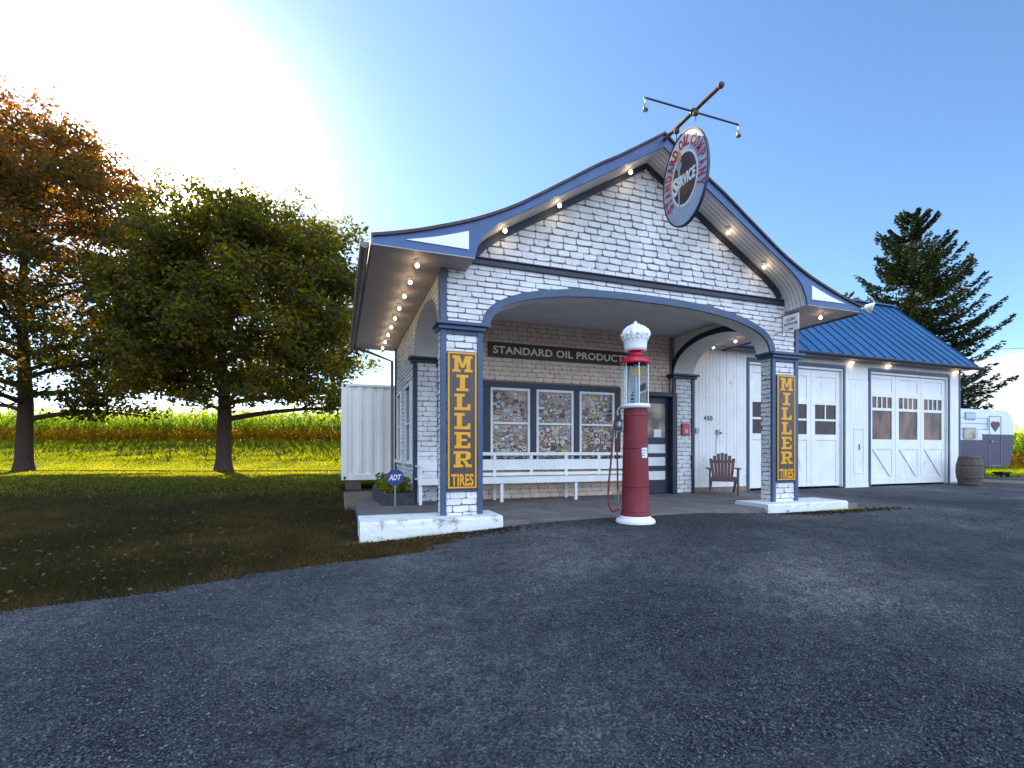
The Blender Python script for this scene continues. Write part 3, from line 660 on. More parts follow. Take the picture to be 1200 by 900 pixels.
q = MB(); q.ball((dw0+.07, ya-.05, 1.0), .03); q.tube([(dw0+.07, ya-.04, 1.0), (dw0+.07, ya, 1.0)], .012); q.build('handle', M['steel'], door)

# bare bulbs under the eaves
def bulb(parent, x, y, z, drop_=.05, rad=.029, e=.45, tilt=0):
    b_ = MB(); b_.lathe([(.045, 0), (.045, -.012), (.022, -.02), (.02, -drop_)], (x, y, z-.001), 14)
    o = b_.build('lamp_holder', M['lamp_off'], parent)
    g = MB(); g.ball((x, y, z-drop_-rad*.8), rad); g.build('bulb', M['bulb'], o)
    l = bpy.data.lights.new('bulb_light', 'POINT'); l.energy = e; l.color = (1, .72, .42); l.shadow_soft_size = .04
    lo = bpy.data.objects.new('bulb_light', l); C.objects.link(lo); lo.parent = o; lo.location = Vector((x, y, z-drop_-rad*2.4))-base_of(parent)
for k in range(9): bulb(rf, .147*S, (.972+.1016*k)*S, ZBX-.012)
for k in range(9): bulb(rf, 1.256*S, (.972+.1016*k)*S, ZBX-.012, e=.3)
for xh in (-.372, -.245, -.062, .225, .345):
    z = [LOW[i][1]+(LOW[i+1][1]-LOW[i][1])*(abs(xh)*S-LOW[i][0])/(LOW[i+1][0]-LOW[i][0]) for i in range(len(LOW)-1) if LOW[i][0] <= abs(xh)*S <= LOW[i+1][0]][0]
    bulb(rf, cx+xh*S, (YV+YF)/2+.03, z, e=.3)
b_ = MB(); fx, fy, fz = cx+.655*S, YV+.0, ZBX+.09   # floodlight on the right eave corner
b_.lathe([(.03, -.06), (.05, -.03), (.095, .06), (.095, .075)], (0, 0, 0), 20)
rot = Matrix.Rotation(R(115), 4, 'X') @ Matrix.Rotation(R(35), 4, 'Y')
b_.v = [tuple(rot @ Vector(v)+Vector((fx+.1, fy-.03, fz))) for v in b_.v]
b_.tube([(fx, fy+.05, fz-.02), (fx+.1, fy, fz)], .012); b_.build('floodlight', M['lamp_off'], rf)

# pads the front pillars stand on
def pad(x0, x1, y0, y1, z1, label, seed):
    n = 14; b_ = MB(); rd = random.Random(seed); front = []
    V = []; F = []
    for i in range(n+1):
        x = x0+(x1-x0)*i/n
        for (yy_, z_) in ((y0-.02, -.35), (y0-.01+rd.uniform(-.012, .012), z1*.2-.05), (y0, z1-.03+rd.uniform(-.01, .008)), (y0+.03+rd.uniform(0, .015), z1+rd.uniform(-.006, .004)), (y1-.03, z1+rd.uniform(-.004, .004)), (y1, z1-.03), (y1, -.35)): V.append((x, yy_, z_))
    for i in range(n):
        for j in range(6): F.append((i*7+j, (i+1)*7+j, (i+1)*7+j+1, i*7+j+1))
    F.append(list(range(7))); F.append([n*7+j for j in range(7)][::-1])
    o = thing('concrete_pad', label, 'pad', ((x0+x1)/2, (y0+y1)/2, -.1)) if False else None
    b_.add(V, F); o = b_.build('concrete_pad', M['pad'], None)
    return tag(o, label, 'concrete pad', 'painted concrete pads under the front pillars')
pad(.037*S, .322*S, .955*S, 1.064*S, .082, 'long chipped white concrete pad beside the lawn, under the left canopy pillar', 1)
pad(1.045*S, 1.338*S, .953*S, 1.064*S, .066, 'white concrete pad on the gravel under the right canopy pillar', 2)

# ------------------------------------------------------------------ signs on the station
# slab-serif letters made of strokes on a 10 x 12 field
GL = {
 'M': [[(0, 0), (4, 0), (4, 2), (0, 2)], [(6, 0), (10, 0), (10, 2), (6, 2)], [(1, 2), (3, 2), (3, 10), (1, 10)], [(7, 2), (9, 2), (9, 10), (7, 10)], [(0, 10), (3.4, 10), (3.4, 12), (0, 12)], [(6.6, 10), (10, 10), (10, 12), (6.6, 12)], [(4.3, 3), (5.7, 3), (3.6, 12), (1.6, 12)], [(4.3, 3), (5.7, 3), (8.4, 12), (6.4, 12)]],
 'I': [[(2, 0), (8, 0), (8, 2), (2, 2)], [(3.7, 2), (6.3, 2), (6.3, 10), (3.7, 10)], [(2, 10), (8, 10), (8, 12), (2, 12)]],
 'L': [[(1, 0), (9, 0), (9, 2.2), (1, 2.2)], [(2.2, 2.2), (4.8, 2.2), (4.8, 10), (2.2, 10)], [(1, 10), (6.2, 10), (6.2, 12), (1, 12)], [(7.2, 2.2), (9, 2.2), (9, 4.6), (7.8, 4.6)]],
 'E': [[(1, 0), (9, 0), (9, 2), (1, 2)], [(2, 2), (4.5, 2), (4.5, 10), (2, 10)], [(1, 10), (9, 10), (9, 12), (1, 12)], [(4.5, 5.2), (7.2, 5.2), (7.2, 7), (4.5, 7)], [(7.4, 2), (9, 2), (9, 4.2), (8, 4.2)], [(8, 7.9), (9, 7.9), (9, 10), (7.4, 10)]],
 'R': [[(.5, 0), (5.4, 0), (5.4, 2), (.5, 2)], [(1.6, 2), (4.1, 2), (4.1, 10), (1.6, 10)], [(.5, 10), (7.4, 10), (7.4, 12), (.5, 12)], [(7.4, 12), (9.2, 10.6), (9.2, 7), (7.6, 5.4), (6.7, 5.4), (6.7, 10), (7.4, 10)], [(4.1, 5.0), (6.7, 5.0), (6.7, 6.8), (4.1, 6.8)], [(4.9, 5.0), (6.9, 5.0), (8.4, 2), (6.4, 2)], [(6.4, 0), (9.8, 0), (9.8, 2), (6.4, 2)]],
}
def tyre_board(x0, x1, z0, z1, label):
    w_ = x1-x0; h_ = z1-z0; yp = YF-.035
    r = thing('tyre_advertising_board', label, 'sign', ((x0+x1)/2, yp, z0), 'tyre boards on the front pillars')
    b_ = MB(); b_.box(x0, x1, yp, yp+.02, z0, z1); b_.build('board', M['signbrown'], r, bevel=.003)
    b_ = MB(); e = .022; q = .012
    b_.box(x0+q, x1-q, yp-.003, yp-.0005, z0+q, z0+q+e); b_.box(x0+q, x1-q, yp-.003, yp-.0005, z1-q-e, z1-q); b_.box(x0+q, x0+q+e, yp-.003, yp-.0005, z0+q+e, z1-q-e); b_.box(x1-q-e, x1-q, yp-.003, yp-.0005, z0+q+e, z1-q-e)
    b_.build('border', M['signyellow'], r)
    b_ = MB(); H = h_*.118; W = w_*.66; top = z1-.06
    for k, ch in enumerate('MILLER'):
        zc = top-H-k*(h_*.1385); xc = (x0+x1)/2-W/2
        for j, P in enumerate(GL[ch]): b_.prism([(xc+u/10*W, zc+v/12*H) for u, v in P], yp-.004-.0004*j, yp-.0005)
    b_.build('lettering', M['signyellow'], r)
    text_mesh('TIRES', h_*.088, lambda u, v, d: ((x0+x1)/2+u, yp-.0005-d, z0+.045+h_*.044+v), w=w_*.74, off=.028, mats=M['signyellow'], parent=r)
zsa, zsb = .0475*S+.13, .3575*S
tyre_board(A0+.075, A0+WP-.075, .444, 2.36, 'tall brown and gold MILLER TIRES board on the left pillar, nearer the lawn')
tyre_board(A1-WP-.02+.075, A1-.075, .444, 2.36, 'tall brown and gold MILLER TIRES board on the right pillar, in front of the garage')
# board over the windows
r = thing('oil_products_sign', 'long dark board lettered STANDARD OIL PRODUCTS above the sticker-covered windows', 'sign', (.68*S, YB-.03, .437*S))
b_ = MB(); X0, X1, Z0, Z1 = .428*S, .9405*S, .438*S, .484*S; b_.box(X0, X1, YB-.045, YB-.02, Z0, Z1); b_.build('board', M['signblack'], r, bevel=.003)
b_ = MB(); e = .012
for q in ((X0, X1, Z0, Z0+e), (X0, X1, Z1-e, Z1), (X0, X0+e, Z0+e, Z1-e), (X1-e, X1, Z0+e, Z1-e)): b_.box(q[0], q[1], YB-.052, YB-.0455, q[2], q[3])
b_.build('border', M['shingle'], r)
text_mesh('STANDARD OIL PRODUCTS', .155, lambda u, v, d: ((X0+X1)/2+u, YB-.0455-d, (Z0+Z1)/2+v), w=X1-X0-.22, off=.022, spacing=1.06, mats=M['signcream'], parent=r)
# restroom sign on a bracket, set square to the facade
r = thing('restroom_sign', 'small white CLEAN RESTROOM sign on a bracket beside the right end of the arch', 'sign', (1.12*S, .955*S, 2.9))
b_ = MB(); sx = 1.122*S; sy0, sy1 = .928*S, .975*S; sz0, sz1 = .4655*S, .508*S
b_.box(sx-.006, sx+.006, sy0, sy1, sz0, sz1); b_.build('board', M['pure'], r, bevel=.002)
b_ = MB(); b_.tube([(sx, YF, sz1+.015), (sx, sy0, sz1+.015)], .008); b_.tube([(sx, YF, sz0+.02), (sx, sy1-.002, sz0+.02)], .008); b_.tube([(sx, sy1+.02, sz0-.03), (sx, sy1+.02, sz1+.03)], .008); b_.build('bracket', M['rust'], r)
for tx, zc, h_, w_ in (('CLEAN', .72, .05, .18), ('RESTROOM', .44, .045, .25)):
    text_mesh(tx, h_, lambda u, v, d: (sx-.0065-d, (sy0+sy1)/2-u, sz0+(sz1-sz0)*zc+v), w=w_, off=.01, depth=.002, mats=M['ink'], parent=r)
b_ = MB(); b_.prism([((sy0+sy1)/2+a, sz0+.035+c) for a, c in ((.05, -.008), (-.02, -.008), (-.02, -.02), (-.055, 0), (-.02, .02), (-.02, .008), (.05, .008))], sx-.0085, sx-.0065, 'x'); b_.build('arrow', M['ink'], r)
# oval sign on its pole
PY0, PY1, PZ = 1.0*S, .751*S, .8625*S
r = thing('sign_pole', 'rusty iron pipe with two drooping lamps jutting from the gable peak', 'sign bracket', (cx, .9267*S, .846*S))
b_ = MB(); b_.tube([(cx, YV+.5, PZ+.0), (cx, PY1, PZ)], .028); b_.ball((cx, PY1, PZ), .043); b_.build('pipe', M['rust'], r)
b_ = MB(); ay = .829*S; b_.tube([(.583*S, ay, PZ+.0), (.823*S, ay, PZ+.0)], .013); b_.ball((cx, ay, PZ), .05); b_.build('cross_arm', M['navy'], r)
for xx in (.583*S, .823*S):
    b_ = MB(); b_.ball((xx, ay, PZ), .022); b_.tube([(xx, ay, PZ), (xx, ay-.01, PZ-.10)], .010); b_.lathe([(.012, .05), (.02, .04), (.03, 0), (.034, -.05), (.02, -.052)], (xx, ay-.01, PZ-.13)); b_.build('lamp', M['steel'], r)
for hy in (.8225*S, .883*S):
    b_ = MB(); b_.lathe([(.034, -.03), (.04, -.02), (.04, .02), (.034, .03)], (cx, hy, PZ-.045), 12); b_.tube([(cx, hy, PZ-.06), (cx, hy, PZ-.15 if hy < .85*S else PZ-.24)], .008); b_.build('hanger', M['rust'], r)
r = thing('oval_sign', 'oval enamel STANDARD OIL COMPANY SERVICE sign hanging under the pole at the gable peak', 'sign', (cx, .855*S, .637*S))
oy, oz, ra, rb = .8555*S, .736*S, .0695*S, .0985*S
def ell(k, n=48): return [(oy+k*ra*math.cos(2*math.pi*j/n), oz+k*rb*math.sin(2*math.pi*j/n)) for j in range(n)]
b_ = MB(); b_.prism(ell(1), cx-.012, cx+.012, 'x'); b_.build('plate', M['signgrey'], r)
b_ = MB(); b_.band(ell(1.0)+[ell(1.0)[0]], ell(1.035)+[ell(1.035)[0]], cx-.02, cx+.02, 'x'); b_.build('rim', M['navy'], r)
b_ = MB(); b_.prism(ell(.60), cx-.0135, cx-.0121, 'x'); b_.build('white_ring', M['pure'], r)
b_ = MB(); b_.prism(ell(.55), cx-.015, cx-.0136, 'x'); b_.build('centre_disc', M['signbrown'], r)
b_ = MB(); cap_ = [p for p in ell(.985)[5:20]]; b_.prism(cap_, cx-.0128, cx-.0121, 'x'); b_.build('cream_cap', M['signcream'], r)
lt = MB()
def around(word, a0, a1, side):
    for k, ch in enumerate(word):
        if ch == ' ': continue
        an = a0+(a1-a0)*(k+.5)/len(word); ey, ez = -math.cos(an), math.sin(an)   # reads left (far, +Y) to right (near, -Y)
        tx_ = (math.sin(an)*ra, math.cos(an)*rb); l_ = math.hypot(*tx_); tx_ = (tx_[0]/l_, tx_[1]/l_)  # reading direction in (right, up)
        nx_ = (-tx_[1], tx_[0]); pr_, pu_ = -math.cos(an)*ra*.80, math.sin(an)*rb*.80
        def mp_(u, v, d): return (cx+side*(.0131+d), oy+side*(pr_+tx_[0]*u+nx_[0]*v), oz+pu_+tx_[1]*u+nx_[1]*v)
        text_mesh(ch, .150, mp_, w=.038 if ch == 'I' else .088, off=.045, depth=.003, into=lt)
for side in (-1, 1):
    around('STANDARD', R(-42), R(66), side); around('OIL', R(73), R(108), side); around('COMPANY', R(113), R(212), side)
lt.build('red_lettering', M['signred'], r)
sv = MB()
text_mesh('S', .26, lambda u, v, d: (cx-.0155-d, oy+.19-u, oz-.04+v), w=.11, off=.04, depth=.003, into=sv)
text_mesh('ERVICE', .17, lambda u, v, d: (cx-.0155-d, oy-.045-u, oz-.01+v), w=.37, off=.04, depth=.003, into=sv)
sv.build('white_lettering', M['pure'], r)
b_ = MB(); tx0 = oy+.11
b_.prism([(tx0+.03, oz+.27), (tx0+.055, oz+.33), (tx0+.035, oz+.40), (tx0, oz+.47), (tx0-.04, oz+.38), (tx0-.05, oz+.32), (tx0-.025, oz+.27)], cx-.0175, cx-.0155, 'x'); b_.build('flame', M['orange'], r)
b_ = MB(); b_.prism([(tx0-.07, oz+.26), (tx0+.07, oz+.26), (tx0+.05, oz+.20), (tx0+.02, oz+.17), (tx0+.012, oz-.42), (tx0-.012, oz-.42), (tx0-.02, oz+.17), (tx0-.05, oz+.20)], cx-.0168, cx-.0153, 'x'); b_.build('torch', M['signgrey'], r)

# ------------------------------------------------------------------ garage
GX0, GX1, GY = 1.203*S, 2.786*S, 1.45*S; GYB = 2.15*S; GE = .535*S
gr = thing('garage', 'white board garage with blue standing-seam metal roof attached to the filling station', 'garage', (2.0*S, GY+2.3, 0))
D1 = (1.490*S, 2.0005*S, .487*S); D2 = (2.167*S, 2.695*S, .487*S)
t_ = MB()
def boards(x0, x1, z0, z1, pitch, seed, yy_=GY):
    rd = random.Random(seed); n = max(1, round((x1-x0)/pitch)); p = (x1-x0)/n
    for i in range(n): t_.box(x0+i*p+.003, x0+(i+1)*p-.003, yy_-.018-rd.uniform(0, .004), yy_, z0, z1+rd.uniform(-.004, 0))
boards(GX0, D1[0]-.08, .10, GE+.3, .105, 1)
boards(D1[1]+.08, D2[0]-.08, .12, .455*S, .11, 2); boards(D2[1]+.08, GX1-.07, .03, GE+.02, .11, 3)
boards(D1[0]-.08, GX1-.07, .5125*S, GE+.02, .075, 4); boards(D1[1]+.09, D2[0]-.09, .4555*S, .512*S, .11, 5)
t_.box(D1[1]+.08, D2[0]-.08, GY-.03, GY, -.05, .115)
for (a, b) in ((GX0, D1[0]), (D1[1], D2[0]), (D2[1], GX1)): t_.box(a, b, GY+.001, GY+.12, -.1, GE+.02, 1)
t_.box(D1[0], D1[1], GY+.001, GY+.12, D1[2]+.04, GE+.02, 1); t_.box(D2[0], D2[1], GY+.001, GY+.12, D2[2]+.04, GE+.02, 1)
t_.box(GX0, GX0+.12, GY+.121, GYB, -.1, GE+.02, 0); t_.box(GX1-.12, GX1-.005, GY+.121, GYB, -.1, GE+.02, 0); t_.box(GX0+.121, GX1-.121, GYB-.12, GYB, -.1, GE+.02, 0)
t_.box(GX0, GX0+.10, YB+.2, GY+.1, GE, .58*S, 0)
t_.build('wall', [M['white'], mat('dark_board_gap', (.30, .28, .26), .9)], gr)
t_ = MB(); t_.box(GX0, D1[0]-.08, GY-.03, GY+.1, -.15, .098); t_.build('foundation', mat('sandy_foundation', (.30, .20, .14), .9, var=.4, vscale=6, bump=.6), gr)
t_ = MB(); t_.box(GX1-.068, GX1+.012, GY-.03, GY+.04, .0, GE); t_.build('corner_trim', M['blue'], gr, bevel=.004)
# roof
sl_ = 1.04; ov = .33; ey = GY-ov; ez = GE+.05; RY = GY-ov+.375*S; RZ = ez+(RY-ey)*sl_; rx0, rx1 = 1.30*S, 2.842*S
t_ = MB()
for sgn, y_e in ((1, ey), (-1, 2*RY-ey)):
    A_ = [(y_e, ez), (RY, RZ), (RY, RZ-.05), (y_e, ez-.05)]
    t_.prism(A_, rx0, rx1, 'x')
    k = rx1
    while k > rx0+.1:
        h_ = .038; t_.prism([(y_e, ez+.001), (RY, RZ+.001), (RY, RZ+h_), (y_e, ez+h_)], k-.03, k-.004, 'x'); k -= .42
t_.box(rx0, rx1+.004, RY-.09, RY+.09, RZ+.012, RZ+.05)
grf = t_.build('roof', M['roofmetal'], gr)
for yy_ in (GY, GYB):   # gable end boards
    pass
t_ = MB(); t_.prism([(GY, GE+.02), (RY, RZ-.37), (GYB, GE+.02)], GX1-.12, GX1-.01, 'x'); t_.build('gable_end', M['white'], gr)
t_ = MB(); gx0, gx1 = rx0+.02, rx1+.02; ring = [(ey-.06+.06*math.cos(math.pi+math.pi*k/8), ez-.02+.08*math.sin(math.pi+math.pi*k/8)) for k in range(9)]
t_.sheet([(gx0, a, c) for a, c in ring], [(gx1, a, c) for a, c in ring]); t_.prism(ring, gx0-.004, gx0, 'x'); t_.prism(ring, gx1, gx1+.004, 'x')
t_.box(gx0, gx1, ey-.125, ey-.110, ez-.03, ez-.005); t_.build('gutter', M['navy'], grf)
t_ = MB(); t_.box(GX0+.4, rx1-.1, ey+.0, GY-.001, GE-.0, GE+.015); t_.build('soffit', M['soffitX'], grf)
t_ = MB(); t_.box(rx0, rx1, ey-.015, ey-.001, GE-.03, ez+.0); t_.build('fascia', M['navy'], grf)
t_ = MB(); t_.tube([(gx1-.05, ey-.06, ez-.09), (gx1-.05, ey-.05, ez-.28), (gx1-.12, GY-.2, ez-.42), (GX1+.07, GY+.05, ez-.5), (GX1+.07, GY+.05, ez-.7), (GX1+.07, GY+.05, .15)], .038); t_.build('downpipe', M['navy'], gr)
# garage doors
def garage_door(D, kind, label):
    x0, x1, zt = D; g = MB(); f = .075
    g.box(x0-f, x0, GY-.045, GY+.03, -.02, zt+.13); g.box(x1, x1+f, GY-.045, GY+.03, -.02, zt+.13); g.box(x0+.001, x1-.001, GY-.045, GY+.03, zt+.055, zt+.13)
    fr = g.build('garage_door', M['blue'], gr, bevel=.004); fr['label'] = label
    g = MB(); g.box(x0+.001, x0+.03, GY-.02, GY+.12, 0, zt+.053); g.box(x1-.03, x1-.001, GY-.02, GY+.12, 0, zt+.053); g.box(x0+.031, x1-.031, GY-.02, GY+.12, zt, zt+.053); g.build('jamb', M['white'], fr)
    n = 3; W = (x1-x0-.062)/n
    for i in range(n):
        a = x0+.031+i*W+.006; b = a+W-.012; yy_ = GY+.045; m_ = .17*W/1.0; l = MB(); st_ = .145
        def rail(z0, z1): l.box(a+st_+.001, b-st_-.001, yy_, yy_+.04, z0, z1)
        l.box(a, a+st_, yy_, yy_+.04, .03, zt-.01); l.box(b-st_, b, yy_, yy_+.04, .03, zt-.01)
        if kind == 1: zs_ = [.03, .12, .195*S, .2186*S, .278*S+.0, .342*S, .365*S, .457*S, zt-.01]
        else: zs_ = [.03, .0357*S, .1587*S, .2017*S, .328*S, .389*S, .410*S, .469*S, zt-.01]
        rail(zs_[0], zs_[1]); rail(zs_[2], zs_[3]); rail(zs_[5], zs_[6]); rail(zs_[7], zs_[8])
        l.box(a+st_, b-st_, yy_+.016, yy_+.03, zs_[1], zs_[2]); l.box(a+st_, b-st_, yy_+.016, yy_+.03, zs_[6], zs_[7])
        wz0, wz1 = zs_[3], zs_[5]; xm = (a+b)/2
        if kind == 1:
            zm = .279*S; l.box(a+st_+.001, b-st_-.001, yy_+.005, yy_+.035, zm-.03, zm+.025); l.box(xm-.02, xm+.02, yy_+.006, yy_+.034, zm+.026, wz1-.001)
        else:
            zm = .3345*S; l.box(a+st_+.001, b-st_-.001, yy_+.002, yy_+.038, zm-.04, zm+.04)
            for q in (1, 2, 3): xq = a+st_+(b-a-2*st_)*q/4; l.box(xq-.022, xq+.022, yy_+.006, yy_+.034, zm+.041, wz1-.001)
            # crossed braces on the lower panel, lapped
            c0, c1, d0, d1 = a+st_+.01, b-st_-.01, zs_[1]+.005, zs_[2]-.005; wd = .05
            l.prism([(c0, d0), (c0+wd*1.6, d0), (c1, d1), (c1-wd*1.6, d1)], yy_+.003, yy_+.017); l.prism([(c1, d0), (c1-wd*1.6, d0), (c0, d1), (c0+wd*1.6, d1)], yy_-.011, yy_+.0171)
        lf = l.build('door_leaf', M['white'], fr, bevel=.003)
        p = MB(); p.box(a+st_-.005, b-st_+.005, yy_+.024, yy_+.030, wz0, wz1); p.build('pane', M['glass_dark'] if not (kind == 2) else M['pane2'], lf)
    return fr
M['pane2'] = mat('window_glass_with_room_behind', (.03, .015, .010), .08, col2=(.20, .10, .06), vscale=1.6, detail=2.5, spec=.22, stretch=(1.6, 1, .8))
garage_door(D1, 1, 'three-leaf garage door with plain panels, partly behind the right pillar')
garage_door(D2, 2, 'three-leaf garage door with crossed braces on its lower panels')
# small hatch in the wall between the doors
t_ = MB(); hx0, hx1 = 2.065*S, 2.125*S
for q in ((hx0, hx1, .245*S, .25*S), (hx0, hx1, .055*S, .058*S), (hx0, hx0+.02, .058*S, .245*S), (hx1-.02, hx1, .058*S, .245*S)): t_.box(q[0], q[1], GY-.034, GY-.023, q[2], q[3])
ht = t_.build('hatch', M['white'], gr); t_ = MB(); t_.box(hx0+.2, hx0+.22, GY-.05, GY-.022, .155*S, .18*S); t_.build('handle', M['steel'], ht)
for xx, zz_ in ((2.045, .519), (2.275, .5195), (2.745, .520)): 
    bulb(gr, xx*S, GY-.09, GE-.002, drop_=.05, rad=.028, e=.3)
t_ = MB()
text_mesh('400', .125, lambda u, v, d: (1.293*S+u, GY-.0225-d, .272*S+v), w=.26, off=.005, depth=.008, into=t_, spacing=1.3)
t_.build('house_number', M['ink'], gr)
t_ = MB(); wx, wz = 1.335*S, .222*S; t_.box(wx-.03, wx+.04, GY-.07, GY-.023, wz-.05, wz+.05); t_.tube([(wx, GY-.05, wz-.05), (wx-.03, GY-.035, wz-.2), (wx-.04, GY-.03, wz-.55)], .006); t_.lathe([(.02, -.03), (.035, .0), (.02, .03)], (wx+.07, GY-.07, wz-.03), 12); t_.build('outlet_box', M['steel'], gr)
t_ = MB(); t_.box(1.235*S, 1.25*S, GY-.05, GY-.023, .215*S, .235*S); t_.build('small_tap', M['steel'], gr)

# ------------------------------------------------------------------ things on the porch
# bench
r = thing('bench', 'long white slatted bench against the porch wall under the sticker-covered windows', 'bench', (.6*S, 1.33*S, 0))
bx0, bx1 = .2045*S, .925*S; by = YB-.10; sf = by-.52; bt = .958
px = [bx0+(bx1-bx0)*k/3 for k in range(4)]
for (nm, z0, z1, yt) in (('top_rail', bt-.065, bt, .02), ('back_slat', bt-.36, bt-.145, .02), ('lower_slat', bt-.475, bt-.41, .01)):
    b_ = MB(); b_.box(bx0, bx1, by-.03-yt, by-yt, z0, z1); b_.build(nm, M['white'], r, bevel=.004)
b_ = MB(); b_.box(bx0-.01, bx1+.01, sf+.012, sf+.17, .445, .475); b_.box(bx0-.01, bx1+.01, sf+.18, sf+.34, .442, .472); b_.box(bx0-.01, bx1+.01, sf+.35, by-.06, .438, .468); b_.build('seat', M['white'], r, bevel=.004)
b_ = MB(); b_.box(bx0-.012, bx1+.012, sf-.015, sf+.010, .36, .478); b_.build('seat_apron', M['white'], r, bevel=.003)
for i, x in enumerate(px):
    x = min(max(x, bx0+.035), bx1-.035)
    b_ = MB(); b_.box(x-.03, x+.03, sf+.012, sf+.07, 0, .44); b_.build('leg', M['white'], r, bevel=.004)
    b_ = MB(); b_.box(x-.03, x+.03, by-.055, by-.01, 0, bt-.01); b_.build('leg', M['white'], r, bevel=.004)
    if i in (0, 3): b_ = MB(); b_.box(x-.035, x+.035, sf+.0, by-.03, .68, .71); b_.box(x-.025, x+.025, sf+.02, sf+.07, .476, .679); b_.build('armrest', M['white'], r, bevel=.004)
for i in range(3):
    x = (px[i]+px[i+1])/2; b_ = MB(); b_.box(x-.03, x+.03, by-.011, by+.01, .42, bt-.01); b_.box(x-.03, x+.03, by-.048, by-.02, bt-.142, bt-.068); b_.box(x-.03, x+.03, by-.048, by-.02, bt-.408, bt-.362); b_.build('back_post', M['white'], r)
# pump
PXC, PYC = 3.93, 5.82; gz = -.03
r = thing('gas_pump', 'old red visible gas pump with glass cylinder and white crown globe, before the porch', 'gas pump', (PXC, PYC, gz))
c = (PXC, PYC, gz)
b_ = MB(); b_.lathe([(.27, 0), (.275, .02), (.262, .05), (.215, .075), (.21, .10)], c, 40); b_.build('base_skirt', M['white'], r)
b_ = MB(); b_.lathe([(.205, .10), (.205, .14), (.190, .16), (.186, .5), (.160, 1.58), (.158, 1.60)], c, 40); body = b_.build('body', M['red'], r)
b_ = MB(); b_.lathe([(.1925, .16), (.1935, .165), (.1925, .17)], c, 40)
for zq, rq in ((.52, .187), (1.05, .174), (1.5, .163)): b_.lathe([(rq, zq-.012), (rq+.004, zq-.008), (rq+.004, zq+.008), (rq, zq+.012)], c, 40)
for k in range(10):
    t = R(36*k+9)
    for zq, rq in ((.22, .1905), (1.555, .1615)): b_.ball((PXC+rq*math.cos(t), PYC+rq*math.sin(t), gz+zq), .008, 0, 6)
b_.build('band', M['red'], body)
b_ = MB(); b_.lathe([(.155, 1.60), (.205, 1.605), (.205, 1.655), (.17, 1.665)], c, 40); b_.build('collar', M['white'], r)
gm_ = bpy.data.materials.new('clear_cylinder_glass'); gm_.use_nodes = True; gb = gm_.node_tree.nodes['Principled BSDF']; gb.inputs['Transmission Weight'].default_value = 1; gb.inputs['Roughness'].default_value = .02; gb.inputs['IOR'].default_value = 1.1; gb.inputs['Base Color'].default_value = (.93, .97, .98, 1)
b_ = MB(); b_.lathe([(.150, 1.666), (.150, 2.22)], c, 36); b_.lathe([(.145, 1.666), (.145, 2.22)], c, 36); b_.build('glass_cylinder', gm_, r)
b_ = MB(); b_.tube([(PXC, PYC, gz+1.66), (PXC, PYC, gz+2.22)], .022); b_.tube([(PXC+.05, PYC, gz+1.66), (PXC+.05, PYC, gz+2.1)], .01)
for k in range(10): b_.box(PXC-.075, PXC-.025, PYC-.012, PYC-.008, gz+1.70+k*.05, gz+1.715+k*.05)
b_.box(PXC-.082, PXC-.075, PYC-.013, PYC-.007, gz+1.68, gz+2.2); b_.build('gallon_gauge', M['signgrey'], r)
b_ = MB(); b_.box(PXC-.06, PXC+.06, PYC-.02, PYC-.015, gz+2.07, gz+2.17); b_.build('price_card', M['signyellow'], r)
for k in range(6):
    t = R(60*k+12); xx, yy_ = PXC+.178*math.cos(t), PYC+.178*math.sin(t)
    b_ = MB(); b_.tube([(xx, yy_, gz+1.64), (xx, yy_, gz+2.23)], .0075, 8); b_.build('guard_rod', M['white'], r)
b_ = MB(); b_.lathe([(.20, 2.225), (.215, 2.23), (.215, 2.245), (.195, 2.285), (.15, 2.32), (.09, 2.335), (.085, 2.40), (.12, 2.405)], c, 40); b_.build('cap', M['redcap'], r)
def flute(t, z): return 1+(.035*math.cos(t*16) if z > 2.56 else .0)+(.05*math.cos(t*8) if z > 2.60 else 0)
b_ = MB(); prof = [(.12, 2.405), (.15, 2.41), (.155, 2.45), (.165, 2.56), (.178, 2.58), (.195, 2.63), (.188, 2.67), (.165, 2.71), (.12, 2.75), (.07, 2.775), (.04, 2.79), (.02, 2.80), (.001, 2.805)]
b_.lathe(prof, c, 64, fl=flute)
for k in range(8):
    t = R(45*k+22); rr = .178
    for j, (q, h_) in enumerate(((.185, 2.63), (.155, 2.70), (.105, 2.745), (.055, 2.775))): b_.ball((PXC+q*math.cos(t), PYC+q*math.sin(t), gz+h_), .024-.003*j, 0, 8)
b_.ball((PXC, PYC, gz+2.805), .028)
for k in range(16): t = R(22.5*k); b_.ball((PXC+.172*math.cos(t), PYC+.172*math.sin(t), gz+2.575), .016, 0, 8)
b_.build('crown_globe', M['milk'], r)
lx = (-.941, .337)   # pump's left as the road sees it
def lp(a, z, f=0): return (PXC+lx[0]*a-.337*f, PYC+lx[1]*a-.941*f, gz+z)
b_ = MB(); b_.tube([lp(.16, 1.62), lp(.22, 1.62), lp(.255, 1.57), lp(.25, 1.50, .02)], .016); b_.tube([lp(.17, 1.30), lp(.26, 1.28), lp(.27, 1.18)], .018); b_.lathe([(.03, -.06), (.045, -.03), (.045, .03), (.03, .06)], lp(.235, 1.36, .03), 12); b_.lathe([(.02, -.05), (.03, 0), (.02, .05)], lp(.2, 1.46, .06), 12); b_.build('valve_fitting', M['steel'], r)
b_ = MB(); pts = [lp(.255, 1.53), lp(.30, 1.38), lp(.325, 1.1), lp(.35, .8), lp(.38, .48), lp(.375, .27), lp(.335, .165), lp(.28, .16), lp(.235, .185)]
sm_ = []
